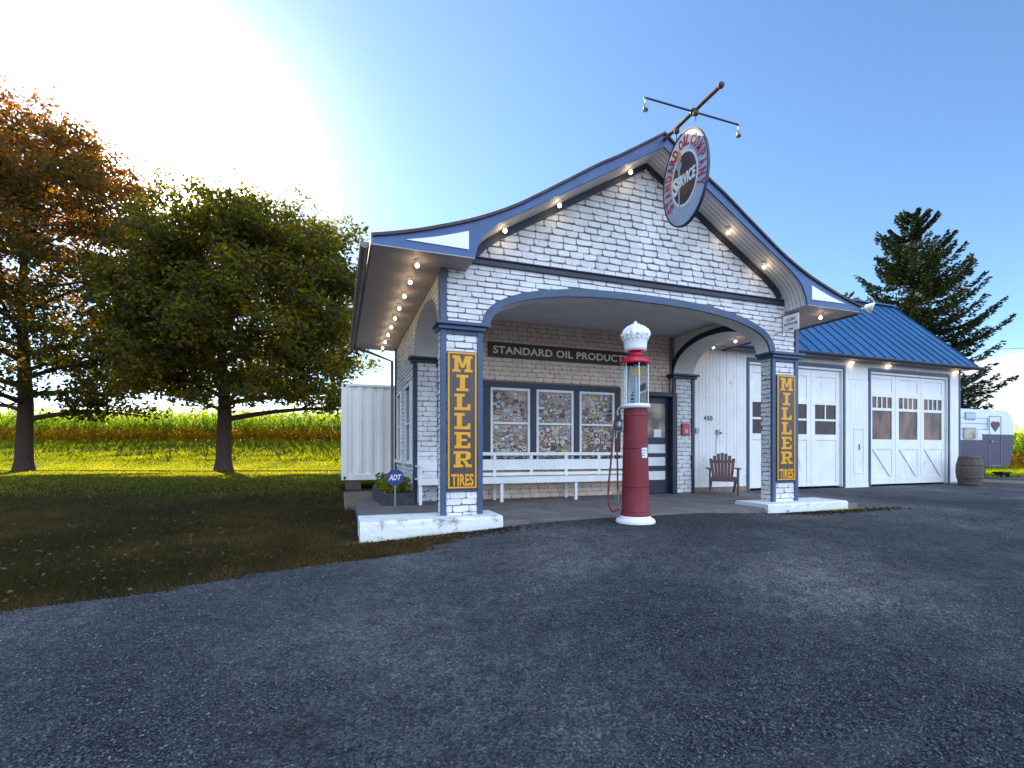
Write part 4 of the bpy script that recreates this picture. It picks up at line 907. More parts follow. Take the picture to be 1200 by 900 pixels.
for i in range(len(pts)-1):
    p0, p1, p2, p3 = [Vector(pts[max(0, min(len(pts)-1, i+d))]) for d in (-1, 0, 1, 2)]
    for j in range(5): t = j/5; sm_.append(.5*((2*p1)+(-p0+p2)*t+(2*p0-5*p1+4*p2-p3)*t*t+(-p0+3*p1-3*p2+p3)*t**3))
sm_.append(Vector(pts[-1])); b_.tube(sm_, .014, 8); b_.tube([lp(.262, 1.2), lp(.255, .9), lp(.25, .6), lp(.245, .42)], .012, 8); b_.build('hose', M['hose'], r)
b_ = MB(); b_.tube([lp(.245, .43), lp(.245, .30), lp(.23, .24)], .017); b_.tube([lp(.28, .40), lp(.27, .26)], .008); b_.tube([lp(.20, .44), lp(.275, .44)], .012); b_.build('nozzle', M['steel'], r)
b_ = MB(); fx_, fy_ = PXC+.337*-.166+.941*.075, PYC-.941*.168-.337*.075
def lab(u, v, d): 
    ox, oy_ = -.337, -.941
    return (PXC+.941*(.065+u)+ox*(.158+d), PYC-.337*(.065+u)+oy_*(.158+d), gz+.98+v)
b_.add([lab(-.055, -.07, .01), lab(.055, -.07, .01), lab(.055, .07, .01), lab(-.055, .07, .01)], [(0, 1, 2, 3)])
b_.add([lab(-.055, -.07, .006), lab(.055, -.07, .006), lab(.055, .07, .006), lab(-.055, .07, .006)], [(0, 1, 2, 3)]); lb = b_.build('price_label', M['pure'], r)
b_ = MB()
for q, (tx, wq) in enumerate((('BUSINESS', .085), ('HOURS', .055), ('400', .05))): text_mesh(tx, .018, lambda u, v, d: lab(u, v+.035-q*.035, .0105+d), w=wq, off=.01, depth=.001, into=b_)
b_.build('lettering', M['ink'], lb)
# adirondack chair
chair_root = r = thing('adirondack_chair', 'brown slatted garden armchair on the porch under the number 400', 'chair', (1.258*S, 1.335*S, 0))
ax, ay_ = 1.258*S, 1.335*S; bk = 17
def ch(o): return o
for i in range(7):
    u = (i-3)*.074; ztop = .94-.03*abs(i-3)**1.7*.7; b_ = MB(); fan = 1+.25
    P0 = (ax+u*.82, ay_+.13, .30); P1 = (ax+u*1.12, ay_+.36, ztop)
    w0, w1 = .030, .036; d = Vector((0, -.02, .008))
    b_.add([(P0[0]-w0, P0[1], P0[2]), (P0[0]+w0, P0[1], P0[2]), (P1[0]+w1, P1[1], P1[2]), (P1[0]-w1, P1[1], P1[2]), (P0[0]-w0, P0[1]-.02, P0[2]+.006), (P0[0]+w0, P0[1]-.02, P0[2]+.006), (P1[0]+w1, P1[1]-.02, P1[2]+.006), (P1[0]-w1, P1[1]-.02, P1[2]+.006)], [(0, 1, 2, 3), (4, 5, 6, 7), (0, 1, 5, 4), (1, 2, 6, 5), (2, 3, 7, 6), (3, 0, 4, 7)])
    b_.build('back_slat', M['chair'], r, bevel=.004)
b_ = MB(); b_.box(ax-.27, ax+.27, ay_+.31, ay_+.335, .70, .77); b_.box(ax-.22, ax+.22, ay_+.14, ay_+.165, .30, .38); b_.build('back_rail', M['chair'], r)
for i in range(6):
    yy_ = ay_-.33+i*.085; zq = .40-i*.018; b_ = MB(); b_.box(ax-.26, ax+.26, yy_, yy_+.07, zq-.01, zq+.01); b_.build('seat_slat', M['chair'], r, bevel=.004)
for s in (-1, 1):
    b_ = MB(); b_.box(ax+s*.31-.05, ax+s*.31+.05, ay_-.38, ay_+.36, .575, .6); b_.build('armrest', M['chair'], r, bevel=.008)
    b_ = MB(); b_.box(ax+s*.29-.02, ax+s*.29+.02, ay_-.34, ay_-.24, 0, .574); b_.build('leg', M['chair'], r, bevel=.004)
    b_ = MB(); b_.prism([(ay_-.24, .38), (ay_-.24, .28), (ay_+.42, 0), (ay_+.5, 0), (ay_+.5, .03), (ay_+.1, .30)], ax+s*.255-.015, ax+s*.255+.015, 'x'); b_.build('leg', M['chair'], r)
b_ = MB(); b_.box(ax-.26, ax+.26, ay_-.345, ay_-.325, .30, .40); b_.build('front_rail', M['chair'], r)
chair_root.rotation_euler = (0, 0, R(-40))
# red call box
r = thing('red_wall_box', 'small red box fixed to the white brick strip right of the porch door', 'box', (1.148*S, YB-.16, 1.38))
b_ = MB(); b_.box(1.129*S, 1.160*S, YB-.22, YB-.152, .205*S, .246*S); b_.build('case', M['redcap'], r, bevel=.008)
b_ = MB(); b_.box(1.138*S, 1.152*S, YB-.228, YB-.2205, .212*S, .226*S); b_.lathe([(.012, -.01), (.012, .01)], (1.145*S, YB-.228, .232*S), 10); b_.build('lock', M['steel'], r)
# barrel
bxq, byq, bzq = 2.672*S, 1.352*S, G(17.6, 8.9)
r = thing('oak_barrel', 'weathered grey-brown barrel at the far corner of the garage', 'barrel', (bxq, byq, bzq))
prof = [(.24+.075*math.sin(math.pi*k/12), .88*k/12) for k in range(13)]
b_ = MB(); b_.lathe(prof+[(.22, .87), (.215, .85), (.001, .848)], (bxq, byq, bzq), 48, fl=lambda t, z: 1+.012*(1 if (t*24/math.pi) % 1 > .12 else -.6)); b_.build('staves', M['wood_old'], r)
for z in (.06, .25, .62, .82):
    rr = .24+.075*math.sin(math.pi*z/.88)+.006; b_ = MB(); b_.lathe([(rr, z-.02), (rr+.003, z-.018), (rr+.003, z+.018), (rr, z+.02)], (bxq, byq, bzq), 36); b_.build('hoop', M['wood_old'], r)
# planter with yard sign
r = thing('planter_box', 'low dark timber planter of yellow-green foliage against the side wall', 'planter', (.99, 10.1, -.03))
px0_, px1_, py0, py1 = .70, 1.30, 8.85, 11.2
b_ = MB(); b_.box(px0_, px1_, py0, py0+.05, -.08, .22); b_.box(px0_, px0_+.05, py0+.051, py1-.051, -.08, .22); b_.box(px1_-.05, px1_, py0+.051, py1-.051, -.08, .22); b_.box(px0_, px1_, py1-.05, py1, -.08, .22); b_.build('box', M['planter'], r, bevel=.006)
b_ = MB(); b_.box(px0_+.051, px1_-.051, py0+.051, py1-.051, 0, .16); b_.build('soil', M['soil'], r)
def leafcloud(C_, size, flat=.5):
    n = len(C_); a = rng.normal(size=(n, 3)); a[:, 2] *= flat; a /= np.linalg.norm(a, axis=1)[:, None]+1e-9
    b = rng.normal(size=(n, 3)); b -= (b*a).sum(1)[:, None]*a; b /= np.linalg.norm(b, axis=1)[:, None]+1e-9
    s_ = size*rng.uniform(.6, 1.3, n)[:, None]
    V = np.stack([C_-a*s_, C_+b*s_*.55, C_+a*s_, C_-b*s_*.55], 1).reshape(-1, 3)
    return V, np.arange(4*n).reshape(n, 4)
n_ = 1600; Cc = np.stack([rng.uniform(px0_+.05, px1_-.05, n_), rng.uniform(py0+.05, py1-.1, n_), .18+rng.uniform(0, 1, n_)**1.3*.25], 1); Cc[:, 2] += .10*np.sin(Cc[:, 1]*9)*np.cos(Cc[:, 0]*11)
V, F = leafcloud(Cc, .045); o = npmesh('foliage', V, F, M['ivy'], rng.uniform(0, 1, n_), parent=r)
r = thing('yard_sign', 'blue octagonal ADT security sign on a stake in front of the planter', 'sign', (.93, 8.72, 0))
b_ = MB(); b_.prism([(.93+.155*math.cos(R(22.5+45*k)), .515+.155*math.sin(R(22.5+45*k))) for k in range(8)], 8.70, 8.712); b_.build('plate', M['adt'], r, bevel=.002)
text_mesh('ADT', .10, lambda u, v, d: (.93+u+v*.2, 8.6995-d, .515+v), w=.20, off=.02, mats=M['pure'], parent=r)
b_ = MB(); b_.box(.915, .945, 8.714, 8.722, -.05, .4); b_.build('stake', M['steel'], r)

# ------------------------------------------------------------------ shipping container
r = thing('shipping_container', 'white corrugated steel shipping container behind the left end of the station', 'container', (2.2, 14.8, .2))
cx0, cx1, cy0, cy1, cz0, cz1 = .06, 6.12, 13.65, 16.09, .21, 2.80
def corr(u0, u1, z0, z1, mp_, pitch=.278, dep=.036):
    b_ = MB(); P = []; u = u0; k = 0
    seq = [(.0, 0), (.072, 0), (.139, 1), (.211, 1)]
    while u < u1:
        for a, d in seq:
            if u+a <= u1: P.append((u+a, d*dep))
        u += pitch
    P.append((u1, 0)); b_.sheet([mp_(a, d, z0) for a, d in P], [mp_(a, d, z1) for a, d in P], smooth=False)
    return b_
q = .16
corr(cx0+q, cx1-q, cz0+.14, cz1-.06, lambda a, d, z: (a, cy0+.03+d, z)).build('side_panel', M['container'], r, recalc=False)
corr(cx0+q, cx1-q, cz0+.14, cz1-.06, lambda a, d, z: (a, cy1-.03-d, z)).build('side_panel', M['container'], r, recalc=False)
corr(cy0+q, cy1-q, cz0+.14, cz1-.06, lambda a, d, z: (cx0+.03+d, a, z)).build('end_panel', M['container'], r, recalc=False)
corr(cy0+q, cy1-q, cz0+.14, cz1-.06, lambda a, d, z: (cx1-.03-d, a, z)).build('end_panel', M['container'], r, recalc=False)
b_ = MB(); b_.box(cx0+.02, cx1-.02, cy0+.02, cy1-.02, cz1-.05, cz1-.01); b_.build('roof_panel', M['container'], r)
b_ = MB(); b_.box(cx0+.03, cx1-.03, cy0+.03, cy1-.03, cz0+.02, cz0+.12); b_.build('floor', M['soil'], r)
for xx in (cx0, cx1-q):
    for yy_ in (cy0, cy1-q):
        b_ = MB(); b_.box(xx, xx+q, yy_, yy_+q, cz0, cz1); p_ = b_.build('corner_post', M['container'], r, bevel=.01)
        for zq in (cz0+.02, cz1-.10):
            b_ = MB(); b_.box(xx+.05, xx+.11, yy_-.004, yy_+.01, zq, zq+.08); b_.build('casting_slot', M['ink'], p_)
for (z0, z1) in ((cz0, cz0+.14), (cz1-.06, cz1)):
    b_ = MB(); b_.box(cx0+q+.001, cx1-q-.001, cy0+.005, cy0+.06, z0, z1); b_.box(cx0+q+.001, cx1-q-.001, cy1-.06, cy1-.005, z0, z1); b_.box(cx0+.005, cx0+.06, cy0+q+.001, cy1-q-.001, z0, z1); b_.box(cx1-.06, cx1-.005, cy0+q+.001, cy1-q-.001, z0, z1); b_.build('rail', M['container'], r)
for xx in (cx0+.1, cx1-.5):
    for yy_ in (cy0+.05, cy1-.4):
        b_ = MB(); b_.box(xx, xx+.4, yy_, yy_+.3, -.2, cz0-.002); b_.build('block', M['wood_old'], r)

# ------------------------------------------------------------------ trailer
r = thing('travel_trailer', 'small vintage white and purple travel trailer parked beyond the garage', 'trailer', (24, 12.8, 0))
TY0, TY1 = 11.8, 13.9; TX0, TX1 = 21.3, 26.27; zb, zt_, zm1, zm2 = .36, 2.66, 1.68, 1.44
def prof_top(n=8): return [(TX1-.75+.75*math.sin(math.pi/2*k/n), zt_-.75+.75*math.cos(math.pi/2*k/n)) for k in range(n+1)]
full = [(TX0+.3, zb), (TX1-.35, zb), (TX1-.15, .75), (TX1-.02, 1.35)]+prof_top()[::-1]+[(TX0+.7, zt_), (TX0+.3, zt_-.2), (TX0, zt_-.7), (TX0, .9)]
b_ = MB(); b_.prism(full, TY0, TY1, 'y'); b_.build('body', M['trailerwhite'], r, bevel=.03)
low_ = [(TX0+.3, zb+.002), (TX1-.35, zb+.002), (TX1-.155, .75), (TX1-.025, 1.35), (TX1-.01, zm1), (24.13, zm1), (24.13, zm2), (TX0+.01, zm2), (TX0+.01, .9)]
b_ = MB(); b_.prism(low_, TY0-.008, TY0-.001, 'y')
b_.build('lower_cladding', M['purple'], r)
b_ = MB()
for k in range(9):
    z = .55+.22*k; b_.box(TX0+.35, 24.5, TY0-.012, TY0-.0085, z, z+.012)
b_.build('cladding_rib', M['purple'], r)
dx0, dx1, dz0, dz1 = 24.56, 25.36, .41, 2.42
b_ = MB()
for q in ((dx0, dx1, dz1-.02, dz1), (dx0, dx1, dz0, dz0+.02), (dx0, dx0+.02, dz0+.02, dz1-.02), (dx1-.02, dx1, dz0+.02, dz1-.02)): b_.box(q[0], q[1], TY0-.02, TY0-.0085, q[2], q[3])
dr = b_.build('door', M['steel'], r)
hp_ = [(24.97+.30*(16*math.sin(t)**3)/17, 2.03+.19*(13*math.cos(t)-5*math.cos(2*t)-2*math.cos(3*t)-math.cos(4*t))/13) for t in [2*math.pi*k/40 for k in range(40)]]
b_ = MB(); b_.prism(hp_, TY0-.025, TY0-.009); b_.build('heart_window', M['rust'], dr)
b_ = MB(); b_.box(24.62, 24.78, TY0-.05, TY0-.015, 1.36, 1.42); b_.build('handle', M['steel'], dr)
for (a, b, c, d) in ((23.0, 23.64, 2.24, 2.53), (22.88, 23.66, 1.47, 1.93)):
    b_ = MB(); b_.box(a, b, TY0-.03, TY0-.009, c, d); wo = b_.build('window', M['steel'], r, bevel=.006); b_ = MB(); b_.box(a+.05, b-.05, TY0-.033, TY0-.0305, c+.05, d-.05); b_.build('pane', M['pale_pane'] if c < 2 else M['signgrey'], wo)
b_ = MB(); b_.box(23.78, 24.05, TY0-.015, TY0-.0085, 1.46, 1.85); b_.build('hatch', M['trailerwhite'], r, bevel=.004)
b_ = MB(); b_.tube([(24.38, TY0-.05, 1.85), (24.38, TY0-.05, 2.3)], .015); b_.build('grab_rail', M['steel'], r)
for yy_ in (TY0+.05, TY1-.25):
    b_ = MB(); b_.prism([(24.0+.33*math.cos(2*math.pi*k/28), .29+.33*math.sin(2*math.pi*k/28)) for k in range(28)], yy_-.06, yy_+.14); wh = b_.build('wheel', M['rubber'], r, bevel=.02)
    b_ = MB(); b_.prism([(24.0+.19*math.cos(2*math.pi*k/28), .29+.19*math.sin(2*math.pi*k/28)) for k in range(28)], yy_-.07, yy_-.061); b_.build('rim', M['steel'], wh)
b_ = MB(); b_.tube([(25.3, TY0+.5, zb), (25.3, TY0+.5, .02)], .04); b_.box(25.1, 25.5, TY0+.35, TY0+.65, -.01, .06); b_.build('support_jack', M['wood_old'], r)
b_ = MB(); b_.box(24.65, 25.25, TY0-.4, TY0-.05, .12, .18); b_.box(24.7, 24.74, TY0-.35, TY0-.1, -.03, .12); b_.box(25.16, 25.2, TY0-.35, TY0-.1, -.03, .12); b_.build('step', M['rubber'], r)

# ------------------------------------------------------------------ trees
def maple(x, y, H, rad, label, warm, seed, zlow=2.4, asym=(0, 0)):
    rd = random.Random(seed); g = np.random.default_rng(seed); z0 = G(x, y)-.05
    r = thing('maple_tree', label, 'tree', (x, y, z0), 'maples on the lawn')
    b_ = MB(); tr = .36
    def curve(p0, p1, bend, n=6):
        p0, p1 = Vector(p0), Vector(p1); return [p0.lerp(p1, t/n)+Vector(bend)*math.sin(math.pi*t/n)+Vector((rd.uniform(-1, 1), rd.uniform(-1, 1), 0))*.06*(0 < t < n) for t in range(n+1)]
    b_.tube([(x, y, z0-.1), (x, y, z0+.15), (x, y, z0+.6), (x+.03, y, z0+2), (x+.05, y+.05, z0+3.5), (x-.1, y, z0+H*.45), (x+.1, y, z0+H*.72), (x, y, z0+H*.93)], [tr*1.75, tr*1.3, tr*1.03, tr*.93, tr*.85, tr*.5, tr*.24, .03], 16)
    tips = []
    nl = 30
    for k in range(nl):
        f = k/(nl-1); zs_ = 2.7+f*(H*.78-2.7); an = k*2.399+rd.uniform(-.3, .3)
        zc = H*.47; prof_ = math.sqrt(max(.05, 1-((zs_+1.3-zc)/(H*.56))**2)); ln = rad*prof_*rd.uniform(.82, 1.05)
        ex = (x+math.cos(an)*ln+asym[0], y+math.sin(an)*ln+asym[1], z0+min(H*.95, zs_+ln*rd.uniform(.12, .5)*(.3+f)))
        rr = tr*(.42-.3*f); c_ = curve((x, y, z0+zs_), ex, (0, 0, ln*.06))
        b_.tube(c_, [rr*(1-.88*t/6) for t in range(7)], 8, cap=False); tips.append((c_, ln))
        for j in range(5):
            q = rd.randint(2, 5); a2 = an+rd.choice([-1, 1])*rd.uniform(.4, 1.0); l2 = ln*rd.uniform(.25, .5)
            e2 = c_[q]+Vector((math.cos(a2)*l2, math.sin(a2)*l2, l2*rd.uniform(-.1, .7)))
            c2 = curve(c_[q], e2, (0, 0, .1), 4); b_.tube(c2, [rr*.35*(1-.85*t/4) for t in range(5)], 6, cap=False); tips.append((c2, l2))
    b_.build('trunk', M['bark'], r)
    # leaf clumps: along the limbs and through the crown
    cl = []
    for c_, l_ in tips:
        for q in range(max(1, len(c_)//2), len(c_)):
            for _ in range(2): cl.append(tuple(c_[q]+Vector((rd.gauss(0, .3), rd.gauss(0, .3), rd.gauss(.05, .25)))))
    zc = z0+H*.53; hz = H*.47; tries = 0
    while len(cl) < 2700 and tries < 90000:
        tries += 1; u, v, w_ = [rd.uniform(-1, 1) for _ in range(3)]; d = (abs(u)**2.5+abs(v)**2.5+abs(w_)**2.5)**.4+1e-6
        lump = 1+.16*noise.noise(Vector((u*2.2/d, v*2.2/d, w_*2.2/d+seed)))+.12*noise.noise(Vector((u*5/d, v*5/d, w_*5/d+seed)))
        if d > lump or d < .25 or rd.random() > d**1.3: continue
        k_ = 1-.42*w_*w_ if w_ > 0 else 1; af = .55+.6*max(0, w_)
        px_, py_, pz_ = x+u*rad*k_+asym[0]*af, y+v*rad*k_+asym[1]*af, zc+w_*hz
        if pz_ < z0+zlow+.3*rd.random()+2.2*max(0, noise.noise(Vector((px_*.4, py_*.4, seed)))+.15)+.48*max(0, py_-y+1.0): continue
        if noise.noise(Vector((px_*.55, py_*.55, pz_*.75+seed*3))) < (-.10 if warm else -.03): continue
        cl.append((px_, py_, pz_))
    cl = np.array(cl); nL = 40; C_ = np.repeat(cl, nL, 0); tone = np.repeat(g.normal(.42, .17, len(cl)), nL)
    C_ = C_+g.normal(size=C_.shape)*np.array([.34, .34, .20])*np.repeat(g.uniform(.6, 1.35, len(cl)), nL)[:, None]; tone = tone+g.normal(0, .12, len(tone))
    tone = tone+((C_[:, 2]-z0)/H-.48)*(.75 if warm else .0)  # orange rises with height, standing partly for sun flare on the top
    keep = C_[:, 2] > z0+zlow-.7+.48*np.maximum(0, C_[:, 1]-y+.5); C_ = C_[keep]; tone = tone[keep]
    V, F = leafcloud(C_, .115, .7)
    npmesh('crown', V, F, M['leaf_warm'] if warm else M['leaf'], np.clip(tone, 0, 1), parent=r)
def at(px_, t): k = (px_-600)/566; return (t*(SN+CS*k), t*(CS-SN*k))
x1_, y1_ = at(28, 24.6); x2_, y2_ = at(262, 24.6)
maple(x2_, y2_, 13.7, 5.4, 'green maple whose whole crown shows between the other maple and the container', False, 5, zlow=3.3, asym=(2.2, -.75))
maple(x1_, y1_, 18.8, 6.6, 'taller maple with orange-tinged leaves at the left edge, its crown cut by the frame', True, 9, zlow=3.3)

def spruce(x, y, H, rad, label, seed, whorls=30, z0=None, dens=1.):
    rd = random.Random(seed); g = np.random.default_rng(seed); z0 = G(x, y)-.1 if z0 is None else z0
    r = thing('spruce_tree', label, 'tree', (x, y, z0), 'spruces behind the garage')
    b_ = MB(); b_.tube([(x, y, z0), (x, y, z0+H*.5), (x, y, z0+H*.98)], [.28, .15, .015], 10); Cs = []; Tn = []
    lean = []
    for k in range(whorls):
        f = k/(whorls-1); zb_ = 2.6+(H-3.0)*f**.95; base = rad*(1-f)**.62*(1-.25*math.exp(-f*10))+.22
        for j in range(7 if f < .8 else 5):
            an = rd.uniform(0, 6.283); ln = base*rd.choice([.75, .85, .9, 1.0, 1.08])*rd.uniform(.8, 1.1); n = 8; pts = []
            tone = rd.gauss(.35, .16)
            for q in range(n+1):
                t = q/n; droop = -.42*ln*math.sin(t*2.0)*(1-f)+.20*ln*t*t*(1+1.6*f)+ln*t*.40*f
                pts.append(Vector((x+math.cos(an)*ln*t, y+math.sin(an)*ln*t, z0+zb_+droop)))
            b_.tube(pts, [.035*(1-.8*q/n)*(1-f*.6) for q in range(n+1)], 5, cap=False)
            nt_ = int((60+85*ln)*dens)
            for _ in range(nt_):
                t = rd.uniform(.12, 1.02); q = min(n-1, int(t*n)); p = pts[q].lerp(pts[q+1], min(1.1, t*n-q)); wv = .30*ln*(1-t*.75)*rd.uniform(-1, 1)
                dirx, diry = math.cos(an), math.sin(an); p = p+Vector((-diry*wv+dirx*abs(wv)*.5, dirx*wv+diry*abs(wv)*.5, -abs(wv)*.25+rd.gauss(0, .03)))
                sg = 1 if wv > 0 else -1; dv = Vector((dirx*.75-diry*.65*sg, diry*.75+dirx*.65*sg, rd.uniform(-.35, .35)))
                for _k in range(3):
                    Cs.append((p.x, p.y, p.z, dv.x+rd.gauss(0, .25), dv.y+rd.gauss(0, .25), dv.z+rd.gauss(0, .35))); Tn.append(tone+rd.gauss(0, .12))
    b_.build('trunk', M['bark'], r)
    A_ = np.array(Cs); P = A_[:, :3]; D_ = A_[:, 3:]; D_ /= np.linalg.norm(D_, axis=1)[:, None]; n = len(P)
    s_ = g.uniform(.07, .14, n)[:, None]; b = g.normal(size=(n, 3)); b -= (b*D_).sum(1)[:, None]*D_; b /= np.linalg.norm(b, axis=1)[:, None]
    V = np.stack([P-D_*s_*.3, P+b*s_*.24+D_*s_*.3, P+D_*s_, P-b*s_*.24+D_*s_*.3], 1).reshape(-1, 3)
    npmesh('crown', V, np.arange(4*n).reshape(n, 4), M['needle'], np.clip(np.array(Tn), 0, 1), parent=r)
sx_, sy_ = at(1069, 22.6)
spruce(sx_, sy_, 12.5, 3.4, 'tall ragged spruce rising behind the right end of the garage roof', 3, 32)
spruce(23.8, 17.6, 9.2, 2.6, 'lower spruce whose tip just clears the garage ridge', 4, 20, dens=.7)

# ------------------------------------------------------------------ corn
def corn_variants(g, n=5):
    out_ = []
    for _ in range(n):
        V = []; F = []; T = []
        H = g.uniform(2.2, 2.6)
        def q(a, b, c, d, t): k = len(V); V.extend([a, b, c, d]); F.append((k, k+1, k+2, k+3)); T.append(t)
        for s_ in (0, 1):
            dx, dy = (.014, 0) if s_ else (0, .014)
            q((-dx, -dy, 0), (dx, dy, 0), (dx*.6, dy*.6, H*.5), (-dx*.6, -dy*.6, H*.5), .1); q((-dx*.6, -dy*.6, H*.5), (dx*.6, dy*.6, H*.5), (dx*.4, dy*.4, H), (-dx*.4, -dy*.4, H), .6)
        for k in range(12):
            zz0 = .25+k*(H-.5)/12; an = g.uniform(0, 6.28); L_ = g.uniform(.5, .85); w_ = g.uniform(.035, .055); tn = 0.02+.2*g.random() if zz0 < .85 else (.3+.2*g.random() if zz0 < 1.15 else .55+.3*g.random()); dr_ = 1.2 if zz0 < .85 else .8
            pts = [(0, zz0, w_*.6), (L_*.35, zz0+.28*L_, w_), (L_*.75, zz0+.25*L_-.15*dr_*L_, w_*.8), (L_, zz0-.35*dr_*L_, .006)]
            ca, sa = math.cos(an), math.sin(an)
            for (a, za, wa), (b, zb_, wb) in zip(pts, pts[1:]): q((a*ca+sa*wa, a*sa-ca*wa, za), (b*ca+sa*wb, b*sa-ca*wb, zb_), (b*ca-sa*wb, b*sa+ca*wb, zb_), (a*ca-sa*wa, a*sa+ca*wa, za), tn)
        for k in range(5):
            an = g.uniform(0, 6.28); e = (.10*math.cos(an), .10*math.sin(an), H+.22); q((-.008, 0, H-.02), (.008, 0, H-.02), (e[0]+.006, e[1], e[2]), (e[0]-.006, e[1], e[2]), 1.0)
        out_.append((np.array(V), np.array(F), np.array(T)))
    return out_
def corn(name, P, label, seed):
    g = np.random.default_rng(seed); vv = corn_variants(g); Vs, Fs, Ts = [], [], []; k = 0
    for (x, y, z) in P:
        V, F, T = vv[g.integers(len(vv))]; a = g.uniform(0, 6.28); s_ = g.uniform(.86, 1.1); c_, sn_ = math.cos(a), math.sin(a)
        W = np.stack([(V[:, 0]*c_-V[:, 1]*sn_)*s_+x, (V[:, 0]*sn_+V[:, 1]*c_)*s_+y, V[:, 2]*s_+z], 1); Vs.append(W); Fs.append(F+k); Ts.append(np.clip(T+g.normal(0, .05), 0, 1)); k += len(V)
    o = npmesh(name, np.concatenate(Vs), np.concatenate(Fs), M['corn'], np.concatenate(Ts)); tag(o, label, 'corn', kind='stuff')
P = []
for row in range(9):
    u = 34.3+row*.76
    for lat in np.arange(-54, 4, .21):
        x = u*SN+lat*CS; y = u*CS-lat*SN; x += rng.normal(0, .05); y += rng.normal(0, .05); P.append((x, y, G(x, y)-.02))
corn('corn_field', P, 'standing corn along the top of the slope beyond the maples', 1)
P = []
for row in range(6):
    u = 28.8+row*.76
    for lat in np.arange(20, 46, .23):
        x = u*SN+lat*CS; y = u*CS-lat*SN; x += rng.normal(0, .05); y += rng.normal(0, .05); P.append((x, y, G(x, y)-.02))
corn('corn_field', P, 'patch of standing corn beyond the travel trailer at the right edge', 2)

# ------------------------------------------------------------------ grass blades
def blades(P, h, wd, tone, name, label, mtl='grass'):
    n = len(P); a = rng.uniform(0, 6.283, n); hh = h*rng.uniform(.5, 1.3, n); ww = wd*rng.uniform(.7, 1.3, n); ln = rng.uniform(0, .7, n)*hh; b = rng.uniform(0, 6.283, n)
    c_, s_ = np.cos(a)*ww, np.sin(a)*ww
    V = np.stack([P-np.stack([c_, s_, 0*c_], 1), P+np.stack([c_, s_, 0*c_], 1), P+np.stack([np.cos(b)*ln, np.sin(b)*ln, hh], 1)], 1).reshape(-1, 3)
    o = npmesh(name, V, np.arange(3*n).reshape(n, 3), M[mtl], np.clip(tone, 0, 1)); return tag(o, label, 'grass', kind='stuff')
def on_lawn(x, y):
    ok = np.array([xx < edge_xn(yy_)+.03+abs(rng.normal(0, .12)) and not (-.0 < xx and 6.1 < yy_ < 7.1) and not (xx > .22 and 7 < yy_ < 9.6) and not (xx > .05 and yy_ >= 9.6 and yy_ < 16.1) and xx < 8 for xx, yy_ in zip(x, y)]); return ok
n = 300000
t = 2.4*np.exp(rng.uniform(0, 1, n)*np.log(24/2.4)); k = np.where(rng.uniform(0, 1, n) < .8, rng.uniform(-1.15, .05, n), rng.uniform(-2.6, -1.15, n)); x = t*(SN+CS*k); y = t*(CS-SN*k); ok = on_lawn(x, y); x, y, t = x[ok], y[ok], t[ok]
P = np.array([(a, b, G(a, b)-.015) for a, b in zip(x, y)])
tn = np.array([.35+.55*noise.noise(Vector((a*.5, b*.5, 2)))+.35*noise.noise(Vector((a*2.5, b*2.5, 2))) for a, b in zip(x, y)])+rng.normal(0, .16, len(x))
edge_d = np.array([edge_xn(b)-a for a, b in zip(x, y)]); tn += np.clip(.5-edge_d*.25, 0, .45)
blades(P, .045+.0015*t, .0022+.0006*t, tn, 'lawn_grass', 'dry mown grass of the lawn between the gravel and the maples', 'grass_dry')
n = 110000; t = rng.uniform(23, 34.5, n); k = rng.uniform(-1.55, .3, n); x = t*(SN+CS*k); y = t*(CS-SN*k)
P = np.array([(a, b, G(a, b)-.02) for a, b in zip(x, y)]); hh = np.where(t > 28.2, .17, .07); 
blades(P, hh*np.array([1+.9*noise.noise(Vector((a*.35, b*1.1, 9))) for a, b in zip(x, y)]), .015, rng.normal(.24, .16, n)+np.array([.5*noise.noise(Vector((a*.25, b*.9, 5))) for a, b in zip(x, y)]), 'field_edge_grass', 'longer sunlit grass on the slope below the corn')
n = 26000; x = rng.uniform(17, 40, n); y = rng.uniform(11.3, 22, n)
P = np.array([(a, b, G(a, b)-.02) for a, b in zip(x, y)]); blades(P, .12, .012, rng.normal(.45, .2, n), 'field_edge_grass', 'grass around the travel trailer')
n = 190000; t = 10.5+18.5*np.sqrt(rng.uniform(0, 1, n)); k = np.where(rng.uniform(0, 1, n) < .8, rng.uniform(-1.15, .0, n), rng.uniform(-1.9, -1.15, n)); x = t*(SN+CS*k); y = t*(CS-SN*k); ok = on_lawn(x, y); x, y = x[ok], y[ok]
P = np.array([(a, b, G(a, b)-.02) for a, b in zip(x, y)]); blades(P, .075, .011, rng.normal(.42, .2, len(x))+np.array([.5*noise.noise(Vector((a*.45, b*.7, 7))) for a, b in zip(x, y)]), 'lawn_grass', 'sunlit mown grass around the feet of the maples')
# tufts of weeds along the pads
n = 900; x = np.concatenate([rng.normal(1.1, .5, n//2), rng.normal(8.6, .4, n//2)]); y = np.concatenate([6.27-np.abs(rng.normal(0, .09, n//2)), 6.27-np.abs(rng.normal(0, .09, n//2))])
P = np.array([(a, b, G(a, b)-.01) for a, b in zip(x, y)]); blades(P, .05, .003, rng.normal(.8, .2, n), 'weeds', 'dry weeds growing along the foot of the concrete pads')

